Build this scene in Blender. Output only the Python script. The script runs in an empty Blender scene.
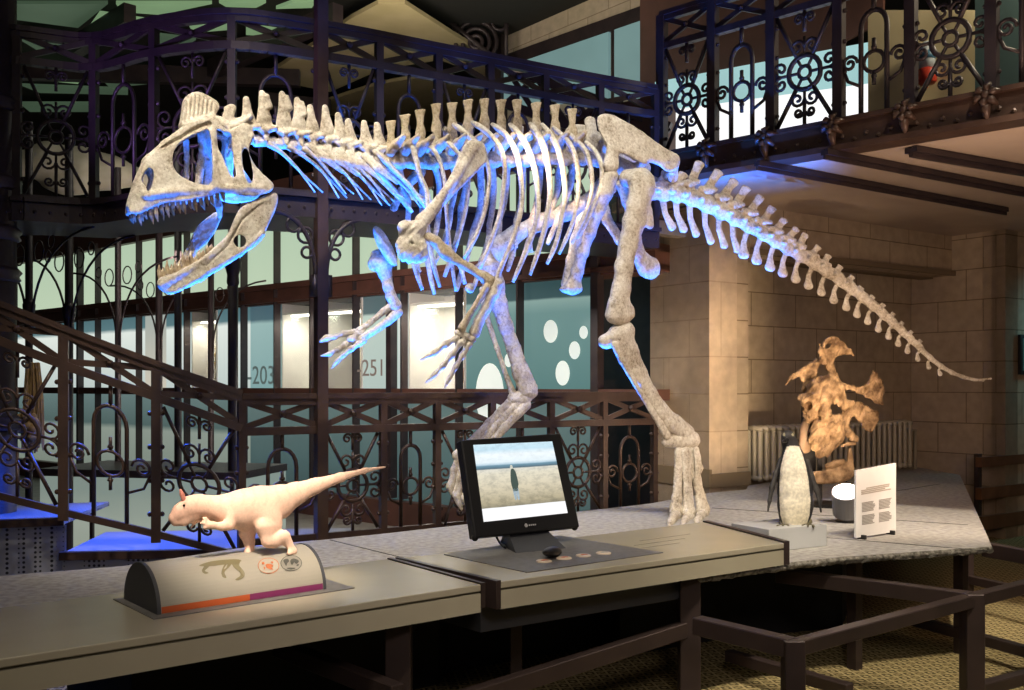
import bpy, math, random
import numpy as np
import openvdb
from mathutils import Vector, Matrix
random.seed(7); RNG = np.random.default_rng(7)
scene = bpy.context.scene
COL = scene.collection
EYE = 1.6; F = 1000.0; CX = 512.0; HY = 385.0       # camera height, focal length (px), optical column, horizon row

# ------------------------------------------------------------------ geometry helpers
def at(px, py, Y):
    """world point seen at a pixel, at a distance Y"""
    return np.array([(px-CX)/F*Y, Y, EYE+(HY-py)/F*Y])
def on_z(px, py, z):
    Y = (EYE-z)*F/(py-HY)
    return at(px, py, Y)
def plan(px, Y): return np.array([(px-CX)/F*Y, Y])
def V3(p, z): return np.array([p[0], p[1], z])
E1 = np.array([.82, .572]); E1 /= np.linalg.norm(E1)         # the hall's main axis (along the display)
N1 = np.array([E1[1], -E1[0]])                                # across it, towards the viewer
E2 = np.array([.76, .65]); E2 /= np.linalg.norm(E2)
N2 = np.array([E2[1], -E2[0]])

class Side:
    """an upright plane; maps (picture column, row, offset towards the viewer in m) to the world"""
    def __init__(s, p0, d):
        s.p0 = np.array(p0, float); d = np.array(d, float); s.d = d/np.linalg.norm(d); s.n = np.array([s.d[1], -s.d[0]])
    def __call__(s, px, py, lat=0.0):
        px = np.asarray(px, float); py = np.asarray(py, float)
        u = (px-CX)/F
        Y = (s.p0@s.n+lat)/(u*s.n[0]+s.n[1])
        return np.stack([u*Y, Y, EYE+(HY-py)/F*Y], -1)
    def mirror(s, P):
        P = np.array(P, float)
        dist = P[..., 0]*s.n[0]+P[..., 1]*s.n[1]-s.p0@s.n
        P[..., 0] -= 2*dist*s.n[0]; P[..., 1] -= 2*dist*s.n[1]
        return P

# ------------------------------------------------------------------ scene objects
WORLD = {}
def wloc(o):
    return WORLD.get(o.name, np.zeros(3))
def thing(name, label, cat, loc, group=None):
    o = bpy.data.objects.new(name, None); COL.objects.link(o)
    o.empty_display_size = .1
    o.location = loc; o['label'] = label; o['category'] = cat
    if group: o['group'] = group
    WORLD[o.name] = np.array(loc, float)
    return o
def tag(o, label=None, cat=None, group=None, kind=None):
    if label: o['label'] = label
    if cat: o['category'] = cat
    if group: o['group'] = group
    if kind: o['kind'] = kind
    return o
def mesh_obj(name, verts, faces, mat, parent=None, smooth=False, origin=None, uvs=None, color=None):
    verts = np.asarray(verts, float)
    if parent is not None: org = wloc(parent)
    elif origin is not None: org = np.array(origin, float)
    else:
        lo = verts.min(0); hi = verts.max(0); org = np.array([(lo[0]+hi[0])/2, (lo[1]+hi[1])/2, lo[2]])
    me = bpy.data.meshes.new(name)
    me.from_pydata((verts-org).tolist(), [], [list(map(int, f)) for f in faces])
    if uvs is not None:
        uvl = me.uv_layers.new(name='UVMap')
        uvl.data.foreach_set('uv', np.asarray(uvs, np.float32).ravel())
    if color is not None:
        ca = me.color_attributes.new('pattern', 'FLOAT_COLOR', 'POINT')
        c = np.ones((len(verts), 4), np.float32); c[:, :3] = color
        ca.data.foreach_set('color', c.ravel())
    me.materials.append(mat)
    if smooth: me.polygons.foreach_set('use_smooth', np.ones(len(me.polygons), bool))
    me.update()
    o = bpy.data.objects.new(name, me); COL.objects.link(o)
    if parent is not None:
        o.parent = parent; WORLD[o.name] = org
    else:
        o.location = org; WORLD[o.name] = org
    return o

class MB:
    """collects shapes into one mesh"""
    def __init__(s): s.v = []; s.f = []; s.uv = []; s.n = 0
    def add(s, verts, faces, uv=None):
        verts = [np.asarray(p, float) for p in verts]
        for f in faces:
            s.f.append([i+s.n for i in f])
            for k, i in enumerate(f): s.uv.append(uv[len(s.f)-1] if False else (0, 0))
        s.v += verts; s.n += len(verts)
    def box(s, c, size, ax=(1, 0), lean=None):
        """centre, size along (ax, its left normal, z)"""
        a = np.array([ax[0], ax[1], 0.]); a /= np.linalg.norm(a); b = np.array([-a[1], a[0], 0.]); z = np.array([0, 0, 1.])
        s.obox(c, a*size[0]/2, b*size[1]/2, z*size[2]/2)
    def obox(s, c, a, b, d):
        c = np.asarray(c, float); a = np.asarray(a, float); b = np.asarray(b, float); d = np.asarray(d, float)
        vs = [c+i*a+j*b+k*d for k in (-1, 1) for j in (-1, 1) for i in (-1, 1)]
        fs = [(0, 2, 3, 1), (4, 5, 7, 6), (0, 1, 5, 4), (2, 6, 7, 3), (0, 4, 6, 2), (1, 3, 7, 5)]
        if np.dot(np.cross(a, b), d) < 0: fs = [f[::-1] for f in fs]
        s.add(vs, fs)
    def beam(s, p, q, w, h, up=(0, 0, 1)):
        p = np.asarray(p, float); q = np.asarray(q, float); d = q-p; L = np.linalg.norm(d)
        if L < 1e-6: return
        d /= L; u = np.asarray(up, float); r = np.cross(d, u); nr = np.linalg.norm(r)
        if nr < 1e-4: r = np.array([1., 0, 0]); nr = 1
        r /= nr; u = np.cross(r, d)
        s.obox((p+q)/2, d*L/2, r*w/2, u*h/2)
    def prism(s, poly, z0, z1):
        n = len(poly); A = sum(poly[i][0]*poly[(i+1) % n][1]-poly[(i+1) % n][0]*poly[i][1] for i in range(n))
        if A < 0: poly = poly[::-1]
        vs = [V3(p, z0) for p in poly]+[V3(p, z1) for p in poly]
        fs = [tuple(range(n-1, -1, -1)), tuple(range(n, 2*n))]+[(i, (i+1) % n, n+(i+1) % n, n+i) for i in range(n)]
        s.add(vs, fs)
    def extrude(s, pts3, d):
        """flat outline in space, pushed along d"""
        n = len(pts3); d = np.asarray(d, float); P = [np.asarray(p, float) for p in pts3]
        nr = np.zeros(3)
        for i in range(n): nr += np.cross(P[i]-P[0], P[(i+1) % n]-P[0])
        if np.dot(nr, d) < 0: P = P[::-1]
        s.add(P+[p+d for p in P], [tuple(range(n-1, -1, -1)), tuple(range(n, 2*n))]+[(i, (i+1) % n, n+(i+1) % n, n+i) for i in range(n)])
    def tube(s, pts, r, seg=6, closed=False, flat=1.0, up=None, cap=True):
        P = np.asarray(pts, float); n = len(P); R = np.full(n, r, float) if np.isscalar(r) else np.asarray(r, float)
        T = np.gradient(P, axis=0) if n > 2 else np.repeat((P[1:]-P[:1]), n, 0)
        if closed: T = np.roll(P, -1, 0)-np.roll(P, 1, 0)
        T /= np.maximum(np.linalg.norm(T, axis=1, keepdims=True), 1e-9)
        u = np.array(up, float) if up is not None else (np.array([0, 0, 1.]) if abs(T[0, 2]) < .9 else np.array([0, 1., 0]))
        vs = []; ang = np.linspace(0, 2*math.pi, seg, endpoint=False)
        for i in range(n):
            a = u-T[i]*np.dot(u, T[i]); la = np.linalg.norm(a)
            if la < 1e-5: a = np.cross(T[i], [1, 0, 0]); la = np.linalg.norm(a)+1e-9
            a /= la; b = np.cross(T[i], a)
            if up is None: u = a
            for t in ang: vs.append(P[i]+R[i]*(math.cos(t)*a*flat+math.sin(t)*b))
        fs = []
        for i in range(n if closed else n-1):
            j = (i+1) % n
            for k in range(seg):
                l = (k+1) % seg
                fs.append((i*seg+k, i*seg+l, j*seg+l, j*seg+k))
        if not closed and cap:
            fs.append(tuple(range(seg-1, -1, -1))); fs.append(tuple((n-1)*seg+k for k in range(seg)))
        s.add(vs, fs)
    def lathe(s, c, prof, seg=16):
        """rings (radius, z) about a vertical axis at c=(x,y)"""
        s.tube([(c[0], c[1], z) for r, z in prof], [max(r, 1e-4) for r, z in prof], seg, up=(1, 0, 0)) if False else s._lathe(c, prof, seg)
    def _lathe(s, c, prof, seg):
        vs = []; fs = []; n = len(prof)
        for r, z in prof:
            for k in range(seg):
                t = 2*math.pi*k/seg; vs.append(np.array([c[0]+r*math.cos(t), c[1]+r*math.sin(t), z]))
        for i in range(n-1):
            for k in range(seg):
                l = (k+1) % seg; fs.append((i*seg+k, i*seg+l, (i+1)*seg+l, (i+1)*seg+k))
        fs.append(tuple(range(seg-1, -1, -1))); fs.append(tuple((n-1)*seg+k for k in range(seg)))
        s.add(vs, fs)
    def ball(s, c, r, seg=8, rings=5, sq=(1, 1, 1)):
        vs = [np.array(c)+np.array([0, 0, -r*sq[2]])]; fs = []
        for i in range(1, rings):
            p = -math.pi/2+math.pi*i/rings
            for k in range(seg):
                t = 2*math.pi*k/seg
                vs.append(np.array(c)+r*np.array([math.cos(p)*math.cos(t)*sq[0], math.cos(p)*math.sin(t)*sq[1], math.sin(p)*sq[2]]))
        vs.append(np.array(c)+np.array([0, 0, r*sq[2]]))
        for k in range(seg):
            l = (k+1) % seg
            fs.append((0, 1+l, 1+k)); top = len(vs)-1; b = 1+(rings-2)*seg
            fs.append((top, b+k, b+l))
            for i in range(rings-2): fs.append((1+i*seg+k, 1+i*seg+l, 1+(i+1)*seg+l, 1+(i+1)*seg+k))
        s.add(vs, fs)
    def build(s, name, mat, parent=None, smooth=False, origin=None):
        return mesh_obj(name, s.v, s.f, mat, parent, smooth, origin)

def spline(pts, n=24):
    """Catmull-Rom through rows of any width"""
    P = np.asarray(pts, float); m = len(P)
    if m == 2: return P[0]+(P[1]-P[0])*np.linspace(0, 1, n)[:, None]
    Q = np.vstack([2*P[0]-P[1], P, 2*P[-1]-P[-2]]); out = []
    for t in np.linspace(0, m-1, n):
        i = min(int(t), m-2); f = t-i; a, b, c, d = Q[i:i+4]
        out.append(.5*((2*b)+(c-a)*f+(2*a-5*b+4*c-d)*f*f+(3*b-a-3*c+d)*f**3))
    return np.array(out)

# ------------------------------------------------------------------ carved shapes: distance fields turned into meshes
def poly_sd(poly, X, Y):
    poly = np.asarray(poly, float); d = np.full(X.shape, 1e9); ins = np.zeros(X.shape, bool); n = len(poly)
    for i in range(n):
        a = poly[i]; b = poly[(i+1) % n]; e = b-a
        t = np.clip(((X-a[0])*e[0]+(Y-a[1])*e[1])/(e@e+1e-9), 0, 1)
        d = np.minimum(d, (X-a[0]-t*e[0])**2+(Y-a[1]-t*e[1])**2)
        cond = ((a[1] > Y) != (b[1] > Y)) & (X < (b[0]-a[0])*(Y-a[1])/((b[1]-a[1]) if abs(b[1]-a[1]) > 1e-9 else 1e-9)+a[0])
        ins ^= cond
    d = np.sqrt(d)
    return np.where(ins, -d, d)
def chain(pts, fl=1.0):
    """rounded tapering bars through (x, y, w, r)"""
    return [('c', np.array(a[:3], float), np.array(b[:3], float), float(a[3]), float(b[3]), fl) for a, b in zip(pts[:-1], pts[1:])]
def blob(x, y, w, rx, ry, rw, ang=0): return [('e', np.array([x, y, w], float), (rx, ry, rw), math.radians(ang))]
def plate(poly, wc, t, rnd=1.0): return [('p', smooth_poly(poly), wc, t, rnd)]
def smooth_poly(poly, sub=4):
    P = np.asarray(poly, float)
    Q = np.vstack([P[-1:], P, P[:2]]); out = []
    for i in range(len(P)):
        a, b, c, d = Q[i:i+4]
        for f in np.linspace(0, 1, sub, endpoint=False):
            out.append(.5*((2*b)+(c-a)*f+(2*a-5*b+4*c-d)*f*f+(3*b-a-3*c+d)*f**3))
    return np.array(out)
def wnoise(X, Y, W, s, seed):
    r = np.random.default_rng(seed); out = 0
    for k in range(5):
        f = r.normal(size=3)*s*(1+.5*k); out = out+np.sin(X*f[0]+Y*f[1]+W*f[2]+r.uniform(0, 6.3))/(1+.4*k)
    return out/3
def field(prims, vox=1.0, k=1.5, cuts=(), rough=0.0, rs=.5, seed=1):
    lo = []; hi = []
    def bounds(p):
        if p[0] == 'c':
            r = max(p[3], p[4])*max(1, p[5])+1; return np.minimum(p[1], p[2])-r, np.maximum(p[1], p[2])+r
        if p[0] == 'e':
            m = max(p[2][0], p[2][1])+1; R = np.array([m, m, p[2][2]+1]); return p[1]-R, p[1]+R
        P = p[1]; a = P.min(0)-3; b = P.max(0)+3
        g = [p[2](x, y) for x in (a[0], b[0], (a[0]+b[0])/2) for y in (a[1], b[1], (a[1]+b[1])/2)]
        return np.array([a[0], a[1], min(g)-p[3]-2]), np.array([b[0], b[1], max(g)+p[3]+2])
    bb = [bounds(p) for p in prims]
    lo = np.min([b[0] for b in bb], 0)-k-3*vox; hi = np.max([b[1] for b in bb], 0)+k+3*vox
    dims = np.ceil((hi-lo)/vox).astype(int)+1
    ax = [lo[i]+vox*np.arange(dims[i]) for i in range(3)]
    D = np.full(dims, 50.0)
    def region(b):
        i0 = np.maximum(np.floor((b[0]-k-2*vox-lo)/vox).astype(int), 0); i1 = np.minimum(np.ceil((b[1]+k+2*vox-lo)/vox).astype(int)+1, dims)
        sl = tuple(slice(a, c) for a, c in zip(i0, i1))
        return sl, np.meshgrid(ax[0][sl[0]], ax[1][sl[1]], ax[2][sl[2]], indexing='ij')
    def dist(p, X, Y, W):
        if p[0] == 'c':
            a, b, ra, rb, fl = p[1:]; ba = b-a; s = np.array([1, 1, 1/fl]); bs = ba*s
            x = X-a[0]; y = Y-a[1]; w = (W-a[2])/fl
            h = np.clip((x*bs[0]+y*bs[1]+w*bs[2])/(bs@bs+1e-9), 0, 1)
            return np.sqrt((x-h*bs[0])**2+(y-h*bs[1])**2+(w-h*bs[2])**2)-(ra+(rb-ra)*h)
        if p[0] == 'e':
            c, R, an = p[1:]; x = X-c[0]; y = Y-c[1]; w = W-c[2]
            u = x*math.cos(an)+y*math.sin(an); v = -x*math.sin(an)+y*math.cos(an)
            q = np.sqrt((u/R[0])**2+(v/R[1])**2+(w/R[2])**2)
            return (q-1)*min(R)
        P, wc, t, rnd = p[1:]
        d2 = poly_sd(P, X[:, :, 0], Y[:, :, 0])[:, :, None]+rnd
        dw = np.abs(W-wc(X, Y))-t/2+rnd
        return np.minimum(np.maximum(d2, dw), 0)+np.sqrt(np.maximum(d2, 0)**2+np.maximum(dw, 0)**2)-rnd
    for p, b in zip(prims, bb):
        sl, G = region(b); d = dist(p, *G); o = D[sl]
        h = np.maximum(k-np.abs(o-d), 0)/max(k, 1e-6)
        D[sl] = np.minimum(o, d)-h*h*k*.25
    for p in cuts:
        sl, G = region(bounds(p)); d = dist(p, *G); D[sl] = np.maximum(D[sl], -d)
    if rough:
        G = np.meshgrid(*ax, indexing='ij'); D += rough*wnoise(*G, rs, seed)
    D = np.clip(D/vox, -3, 3).astype(np.float32)
    g = openvdb.FloatGrid(3.0); g.copyFromArray(D)
    pts, quads = g.convertToQuads(0.0)
    return np.asarray(pts, float)*vox+lo, np.asarray(quads, int)
def fix_winding(P, Q):
    a, b, c, d = P[Q[:, 0]], P[Q[:, 1]], P[Q[:, 2]], P[Q[:, 3]]
    ctr = P.mean(0)
    vol = np.einsum('ij,ij->i', a-ctr, np.cross(b-ctr, c-ctr)).sum()+np.einsum('ij,ij->i', a-ctr, np.cross(c-ctr, d-ctr)).sum()
    return Q[:, ::-1] if vol < 0 else Q
def relax(P, Q, n):
    E = np.vstack([Q[:, [0, 1]], Q[:, [1, 2]], Q[:, [2, 3]], Q[:, [3, 0]]]); E = np.vstack([E, E[:, ::-1]])
    cnt = np.bincount(E[:, 0], minlength=len(P))[:, None]
    for _ in range(n):
        S = np.stack([np.bincount(E[:, 0], P[E[:, 1], i], len(P)) for i in range(3)], 1)/np.maximum(cnt, 1)
        P = P+.5*(S-P)
    return P
def carve(name, prims, mapper, sc, mat, parent=None, vox=1.0, k=1.5, cuts=(), rough=0, rs=.5, seed=1, mirror=None, colorf=None, smooth=1, origin=None, only_mirror=False):
    """mapper(px, py, lateral metres); sc = metres per unit of w; mirror adds the other half in the same mesh"""
    P, Q = field(prims, vox, k, cuts, rough, rs, seed)
    P = relax(P, Q, smooth)
    W = mapper(P[:, 0], P[:, 1], P[:, 2]*sc)
    col = colorf(P) if colorf else None
    Q1 = fix_winding(W, Q)
    if mirror is not None:
        M = mirror(W)
        if only_mirror: W, Q1 = M, Q1[:, ::-1]
        else:
            Q1 = np.vstack([Q1, Q1[:, ::-1]+len(W)]); W = np.vstack([W, M])
            if col is not None: col = np.vstack([col, col])
    return mesh_obj(name, W, Q1, mat, parent, True, origin, color=col)

# ------------------------------------------------------------------ materials
def nodes(name):
    m = bpy.data.materials.new(name); m.use_nodes = True; nt = m.node_tree
    return m, nt, nt.nodes['Principled BSDF']
def N(nt, t, **kw):
    n = nt.nodes.new(t)
    for k, v in kw.items():
        if k.startswith('i_'): n.inputs[k[2:].replace('_', ' ')].default_value = v
        else: setattr(n, k, v)
    return n
def ramp(nt, fac, stops):
    r = nt.nodes.new('ShaderNodeValToRGB'); el = r.color_ramp.elements
    while len(el) < len(stops): el.new(.5)
    for e, (p, c) in zip(el, stops): e.position = p; e.color = (*c, 1)
    nt.links.new(fac, r.inputs[0]); return r.outputs[0]
def mat_noise(name, c1, c2, scale=8, rough=.6, metal=0, bump=0, detail=4, spec=.4, bscale=None, coord='Object'):
    m, nt, b = nodes(name); L = nt.links
    tc = N(nt, 'ShaderNodeTexCoord'); nz = N(nt, 'ShaderNodeTexNoise'); nz.inputs['Scale'].default_value = scale; nz.inputs['Detail'].default_value = detail
    L.new(tc.outputs[coord], nz.inputs['Vector'])
    L.new(ramp(nt, nz.outputs['Fac'], [(.35, c1), (.65, c2)]), b.inputs['Base Color'])
    b.inputs['Roughness'].default_value = rough; b.inputs['Metallic'].default_value = metal; b.inputs['Specular IOR Level'].default_value = spec
    if bump:
        n2 = N(nt, 'ShaderNodeTexNoise'); n2.inputs['Scale'].default_value = bscale or scale*3; n2.inputs['Detail'].default_value = 4
        L.new(tc.outputs[coord], n2.inputs['Vector'])
        bp = N(nt, 'ShaderNodeBump'); bp.inputs['Strength'].default_value = bump; bp.inputs['Distance'].default_value = .01
        L.new(n2.outputs['Fac'], bp.inputs['Height']); L.new(bp.outputs[0], b.inputs['Normal'])
    return m
def mat_plain(name, c, rough=.5, metal=0, spec=.4):
    return mat_noise(name, tuple(x*.93 for x in c), tuple(min(1, x*1.05) for x in c), 5, rough, metal, 0, 3, spec)
def mat_emit(name, c, s):
    m, nt, b = nodes(name); b.inputs['Base Color'].default_value = (*[x*.5 for x in c], 1); b.inputs['Emission Color'].default_value = (*c, 1); b.inputs['Emission Strength'].default_value = s
    tc = N(nt, 'ShaderNodeTexCoord'); nz = N(nt, 'ShaderNodeTexNoise'); nz.inputs['Scale'].default_value = 1.3
    nt.links.new(tc.outputs['Object'], nz.inputs['Vector'])
    nt.links.new(ramp(nt, nz.outputs['Fac'], [(.3, tuple(x*.88 for x in c)), (.7, tuple(min(1, x*1.08) for x in c))]), b.inputs['Emission Color'])
    b.inputs['Roughness'].default_value = .3
    return m
def mat_bone(name, dark, mid, light):
    """weathered cast bone: broad mottling, fine grain, pits and bump"""
    m, nt, b = nodes(name); L = nt.links; tc = N(nt, 'ShaderNodeTexCoord')
    def nz(scale, detail, rough=.6):
        n = N(nt, 'ShaderNodeTexNoise'); n.inputs['Scale'].default_value = scale; n.inputs['Detail'].default_value = detail; n.inputs['Roughness'].default_value = rough; L.new(tc.outputs['Object'], n.inputs['Vector']); return n.outputs['Fac']
    ma = N(nt, 'ShaderNodeMath', operation='MULTIPLY_ADD'); L.new(nz(55, 8, .7), ma.inputs[0]); ma.inputs[1].default_value = .66
    m2 = N(nt, 'ShaderNodeMath', operation='MULTIPLY'); L.new(nz(9, 3), m2.inputs[0]); m2.inputs[1].default_value = .45; L.new(m2.outputs[0], ma.inputs[2])
    col = ramp(nt, ma.outputs[0], [(.38, dark), (.51, mid), (.67, light)])
    v = N(nt, 'ShaderNodeTexVoronoi'); v.inputs['Scale'].default_value = 62; L.new(tc.outputs['Object'], v.inputs['Vector'])
    th = N(nt, 'ShaderNodeMath', operation='MULTIPLY'); L.new(nz(12, 2), th.inputs[0]); th.inputs[1].default_value = .37
    lt = N(nt, 'ShaderNodeMath', operation='LESS_THAN'); L.new(v.outputs['Distance'], lt.inputs[0])
    sb = N(nt, 'ShaderNodeMath', operation='SUBTRACT'); L.new(th.outputs[0], sb.inputs[0]); sb.inputs[1].default_value = .09; L.new(sb.outputs[0], lt.inputs[1])
    mx = N(nt, 'ShaderNodeMix', data_type='RGBA'); L.new(lt.outputs[0], mx.inputs[0]); L.new(col, mx.inputs[6]); mx.inputs[7].default_value = (*[x*.75 for x in dark], 1)
    L.new(mx.outputs[2], b.inputs['Base Color']); b.inputs['Roughness'].default_value = .62; b.inputs['Specular IOR Level'].default_value = .22
    bp = N(nt, 'ShaderNodeBump'); bp.inputs['Strength'].default_value = .8; bp.inputs['Distance'].default_value = .012; L.new(ma.outputs[0], bp.inputs['Height']); L.new(bp.outputs[0], b.inputs['Normal'])
    return m
M = {}
M['bone'] = mat_bone('bone', (.24, .19, .13), (.58, .51, .40), (.84, .79, .68))
M['bone_far'] = M['bone']
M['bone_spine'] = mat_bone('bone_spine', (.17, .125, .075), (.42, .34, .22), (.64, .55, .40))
M['tooth'] = mat_noise('tooth', (.30, .21, .12), (.62, .50, .33), 30, .35, 0, 0, 3, .5)
M['iron'] = mat_noise('iron_paint', (.052, .030, .022), (.080, .046, .032), 6, .42, .2, .15, 4, .5, 60)
M['iron_dark'] = mat_noise('iron_paint_dark', (.030, .022, .026), (.048, .034, .036), 6, .45, .2, .15, 4, .5, 60)
M['steel'] = mat_noise('brown_steel', (.040, .028, .026), (.058, .040, .036), 4, .42, .3, 0, 4, .45)
M['black'] = mat_plain('black_plastic', (.012, .012, .013), .38)
M['darkgrey'] = mat_plain('dark_grey_panel', (.05, .052, .058), .5)
M['table'] = mat_noise('table_paint', (.36, .33, .245), (.40, .37, .275), 2.5, .26, 0, 0, 3, .5)
M['matgrey'] = mat_noise('grey_mat', (.115, .11, .105), (.15, .145, .135), 30, .5)
M['slab'] = mat_noise('grey_stone_slab', (.30, .285, .26), (.46, .44, .40), 26, .75, 0, .25, 8, .2, 90)
M['slab_edge'] = mat_noise('rough_slab_edge', (.08, .075, .06), (.30, .28, .24), 38, .9, 0, 1, 8, .1, 60)
M['plaster'] = mat_noise('ceiling_plaster', (.40, .32, .25), (.46, .37, .29), 1.5, .85, 0, .1, 5, .1)
M['white'] = mat_plain('white_card', (.80, .79, .76), .4)
M['greybox'] = mat_plain('grey_box', (.40, .40, .39), .5)
M['radiator'] = mat_plain('radiator_paint', (.42, .38, .29), .4)
M['lampgrey'] = mat_plain('lamp_housing', (.33, .33, .34), .4, .2)
M['wood'] = mat_noise('brown_wood', (.10, .045, .02), (.16, .075, .035), 5, .4)
M['red_brown'] = mat_noise('red_brown_cornice', (.085, .040, .030), (.12, .055, .042), 4, .5)
def mat_brick(name, c1, c2, mortar, w, h, off=.5, bump=.4):
    m, nt, b = nodes(name); L = nt.links
    tc = N(nt, 'ShaderNodeTexCoord'); br = N(nt, 'ShaderNodeTexBrick')
    br.inputs['Color1'].default_value = (*c1, 1); br.inputs['Color2'].default_value = (*c2, 1); br.inputs['Mortar'].default_value = (*mortar, 1)
    br.inputs['Scale'].default_value = 1; br.inputs['Mortar Size'].default_value = .006; br.inputs['Mortar Smooth'].default_value = .2
    br.inputs['Brick Width'].default_value = w; br.inputs['Row Height'].default_value = h; br.offset = off
    L.new(tc.outputs['UV'], br.inputs['Vector'])
    nz = N(nt, 'ShaderNodeTexNoise'); nz.inputs['Scale'].default_value = 9; nz.inputs['Detail'].default_value = 8; L.new(tc.outputs['UV'], nz.inputs['Vector'])
    mx = N(nt, 'ShaderNodeMix', data_type='RGBA', blend_type='MULTIPLY'); mx.inputs[0].default_value = 1
    L.new(br.outputs['Color'], mx.inputs[6]); L.new(ramp(nt, nz.outputs['Fac'], [(.3, (.82, .82, .82)), (.7, (1.05, 1.04, 1.03))]), mx.inputs[7])
    L.new(mx.outputs[2], b.inputs['Base Color']); b.inputs['Roughness'].default_value = .85; b.inputs['Specular IOR Level'].default_value = .15
    bp = N(nt, 'ShaderNodeBump'); bp.inputs['Strength'].default_value = bump; bp.inputs['Distance'].default_value = .008; bp.invert = True
    L.new(br.outputs['Fac'], bp.inputs['Height']); L.new(bp.outputs[0], b.inputs['Normal'])
    return m
M['stone'] = mat_brick('sandstone_blocks', (.46, .375, .27), (.42, .345, .25), (.22, .17, .11), .66, .33)
M['stone_pale'] = mat_brick('pale_sandstone', (.56, .47, .36), (.53, .44, .33), (.30, .24, .17), .7, .35)
M['stone_plain'] = mat_brick('plain_sandstone', (.52, .42, .31), (.51, .41, .30), (.42, .33, .24), 1.3, .66, bump=.15)
def mat_attr(name, rough=.6, bump=.3, bscale=60, spec=.3, lo=.72):
    m, nt, b = nodes(name); L = nt.links
    at_ = N(nt, 'ShaderNodeAttribute', attribute_name='pattern'); tc = N(nt, 'ShaderNodeTexCoord')
    nz = N(nt, 'ShaderNodeTexNoise'); nz.inputs['Scale'].default_value = bscale; nz.inputs['Detail'].default_value = 5; L.new(tc.outputs['Object'], nz.inputs['Vector'])
    mx = N(nt, 'ShaderNodeMix', data_type='RGBA', blend_type='MULTIPLY'); mx.inputs[0].default_value = 1
    L.new(at_.outputs['Color'], mx.inputs[6]); L.new(ramp(nt, nz.outputs['Fac'], [(.3, (lo, lo*.98, lo*.95)), (.7, (1.08, 1.07, 1.05))]), mx.inputs[7])
    L.new(mx.outputs[2], b.inputs['Base Color']); b.inputs['Roughness'].default_value = rough; b.inputs['Specular IOR Level'].default_value = spec
    bp = N(nt, 'ShaderNodeBump'); bp.inputs['Strength'].default_value = bump; bp.inputs['Distance'].default_value = .004
    L.new(nz.outputs['Fac'], bp.inputs['Height']); L.new(bp.outputs[0], b.inputs['Normal'])
    return m
M['patterned'] = mat_attr('patterned_skin')
def uv_wall(name, p0, p1, z0, z1, thick, mat, uoff=0, parent=None, voff=0):
    """upright stone slab from plan point p0 to p1, thickness to the left of travel; UVs in metres"""
    p0 = np.array(p0, float); p1 = np.array(p1, float); d = p1-p0; Lh = np.linalg.norm(d); d /= Lh; nrm = np.array([-d[1], d[0]])*thick
    c = [p0, p1, p1+nrm, p0+nrm]; vs = [V3(q, z) for z in (z0, z1) for q in c]
    us = [0, Lh, Lh+abs(thick), 2*Lh+abs(thick), 2*Lh+2*abs(thick)]
    fs = []; uv = []
    for i in range(4):
        j = (i+1) % 4; fs.append((i, j, 4+j, 4+i)); uv += [(us[i]+uoff, z0+voff), (us[i+1]+uoff, z0+voff), (us[i+1]+uoff, z1+voff), (us[i]+uoff, z1+voff)]
    fs.append((3, 2, 1, 0)); uv += [(q[0], q[1]) for q in (c[3], c[2], c[1], c[0])]
    fs.append((4, 5, 6, 7)); uv += [(q[0], q[1]) for q in c]
    if thick < 0: 
        fs2 = []; uv2 = []; k = 0
        for f in fs: fs2.append(f[::-1]); uv2 += uv[k:k+4][::-1]; k += 4
        fs, uv = fs2, uv2
    return mesh_obj(name, vs, fs, mat, parent, uvs=uv)
# ------------------------------------------------------------------ the mounted skeleton
PA = plan(130, 5.2); PB = plan(620, 6.95); PC = plan(985, 8.2)
BODY = Side(PA, PB-PA); TAIL = Side(PB, PC-PB)
SLAB_Z = .69
skel = thing('dinosaur_skeleton', 'large mounted skeleton of a crested meat-eating dinosaur striding across the stone platform', 'skeleton', on_z(690, 520, SLAB_Z))
SC = .0062
def bone(name, prims, mapper=BODY, parent=skel, sc=SC, mat='bone', vox=.9, k=2.0, rough=.35, rs=.35, **kw):
    return carve(name, prims, mapper, sc, M[mat], parent, vox=vox, k=k, rough=rough, rs=rs, seed=len(bpy.data.objects), **kw)

# skull -----------------------------------------------------------------
def wskull(x, y):
    x = np.asarray(x, float); y = np.asarray(y, float)
    base = np.interp(x, [128, 150, 200, 245, 280], [5, 9, 14, 19, 20])
    return base*np.clip(.55+.45*(y-110)/80, .5, 1.0)
side_wall = [(129,212),(130,201),(136,186),(145,162),(158,149),(170,137),(181,129),(192,121),(206,119),(213,116),(218,120),(222,126),(232,130),
             (243,123),(253,128),(252,140),(249,148),(252,160),(262,173),(270,180),(274,187),(268,193),(256,196),(245,196),(230,193),(221,192),(206,197),(190,200),(175,202),(160,204),(146,211),(136,214)]
nostril = [(145,186),(142,180),(145,172),(150,168),(153,172),(153,181),(149,191)]
antorb = [(173,163),(174,152),(181,143),(190,137),(200,132),(208,130),(211,140),(212,160),(212,176),(210,184),(200,184),(190,181),(181,176),(175,170)]
orbit = [(217,130),(224,132),(231,135),(232,150),(234,165),(236,176),(231,175),(224,160),(218,146)]
temporal = [(243,150),(247,149),(250,158),(253,172),(252,181),(248,182),(244,170),(242,158)]
groove = chain([(159,149,wskull(159,149)+2,1.6),(180,138,wskull(180,138)+2.5,2.2),(195,129,wskull(195,129)+2.5,2.4),(209,124,wskull(209,124)+2.5,2.6)])
sk = plate(side_wall, wskull, 5.5, 1.5)
sk += chain([(131,205,2,4),(139,184,3,5),(150,160,3,5.5),(168,143,3,5),(186,130,3,5),(204,121,3,5),(218,121,2,5),(236,130,2,6),(243,130,1,6)], 1.0)
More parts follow.
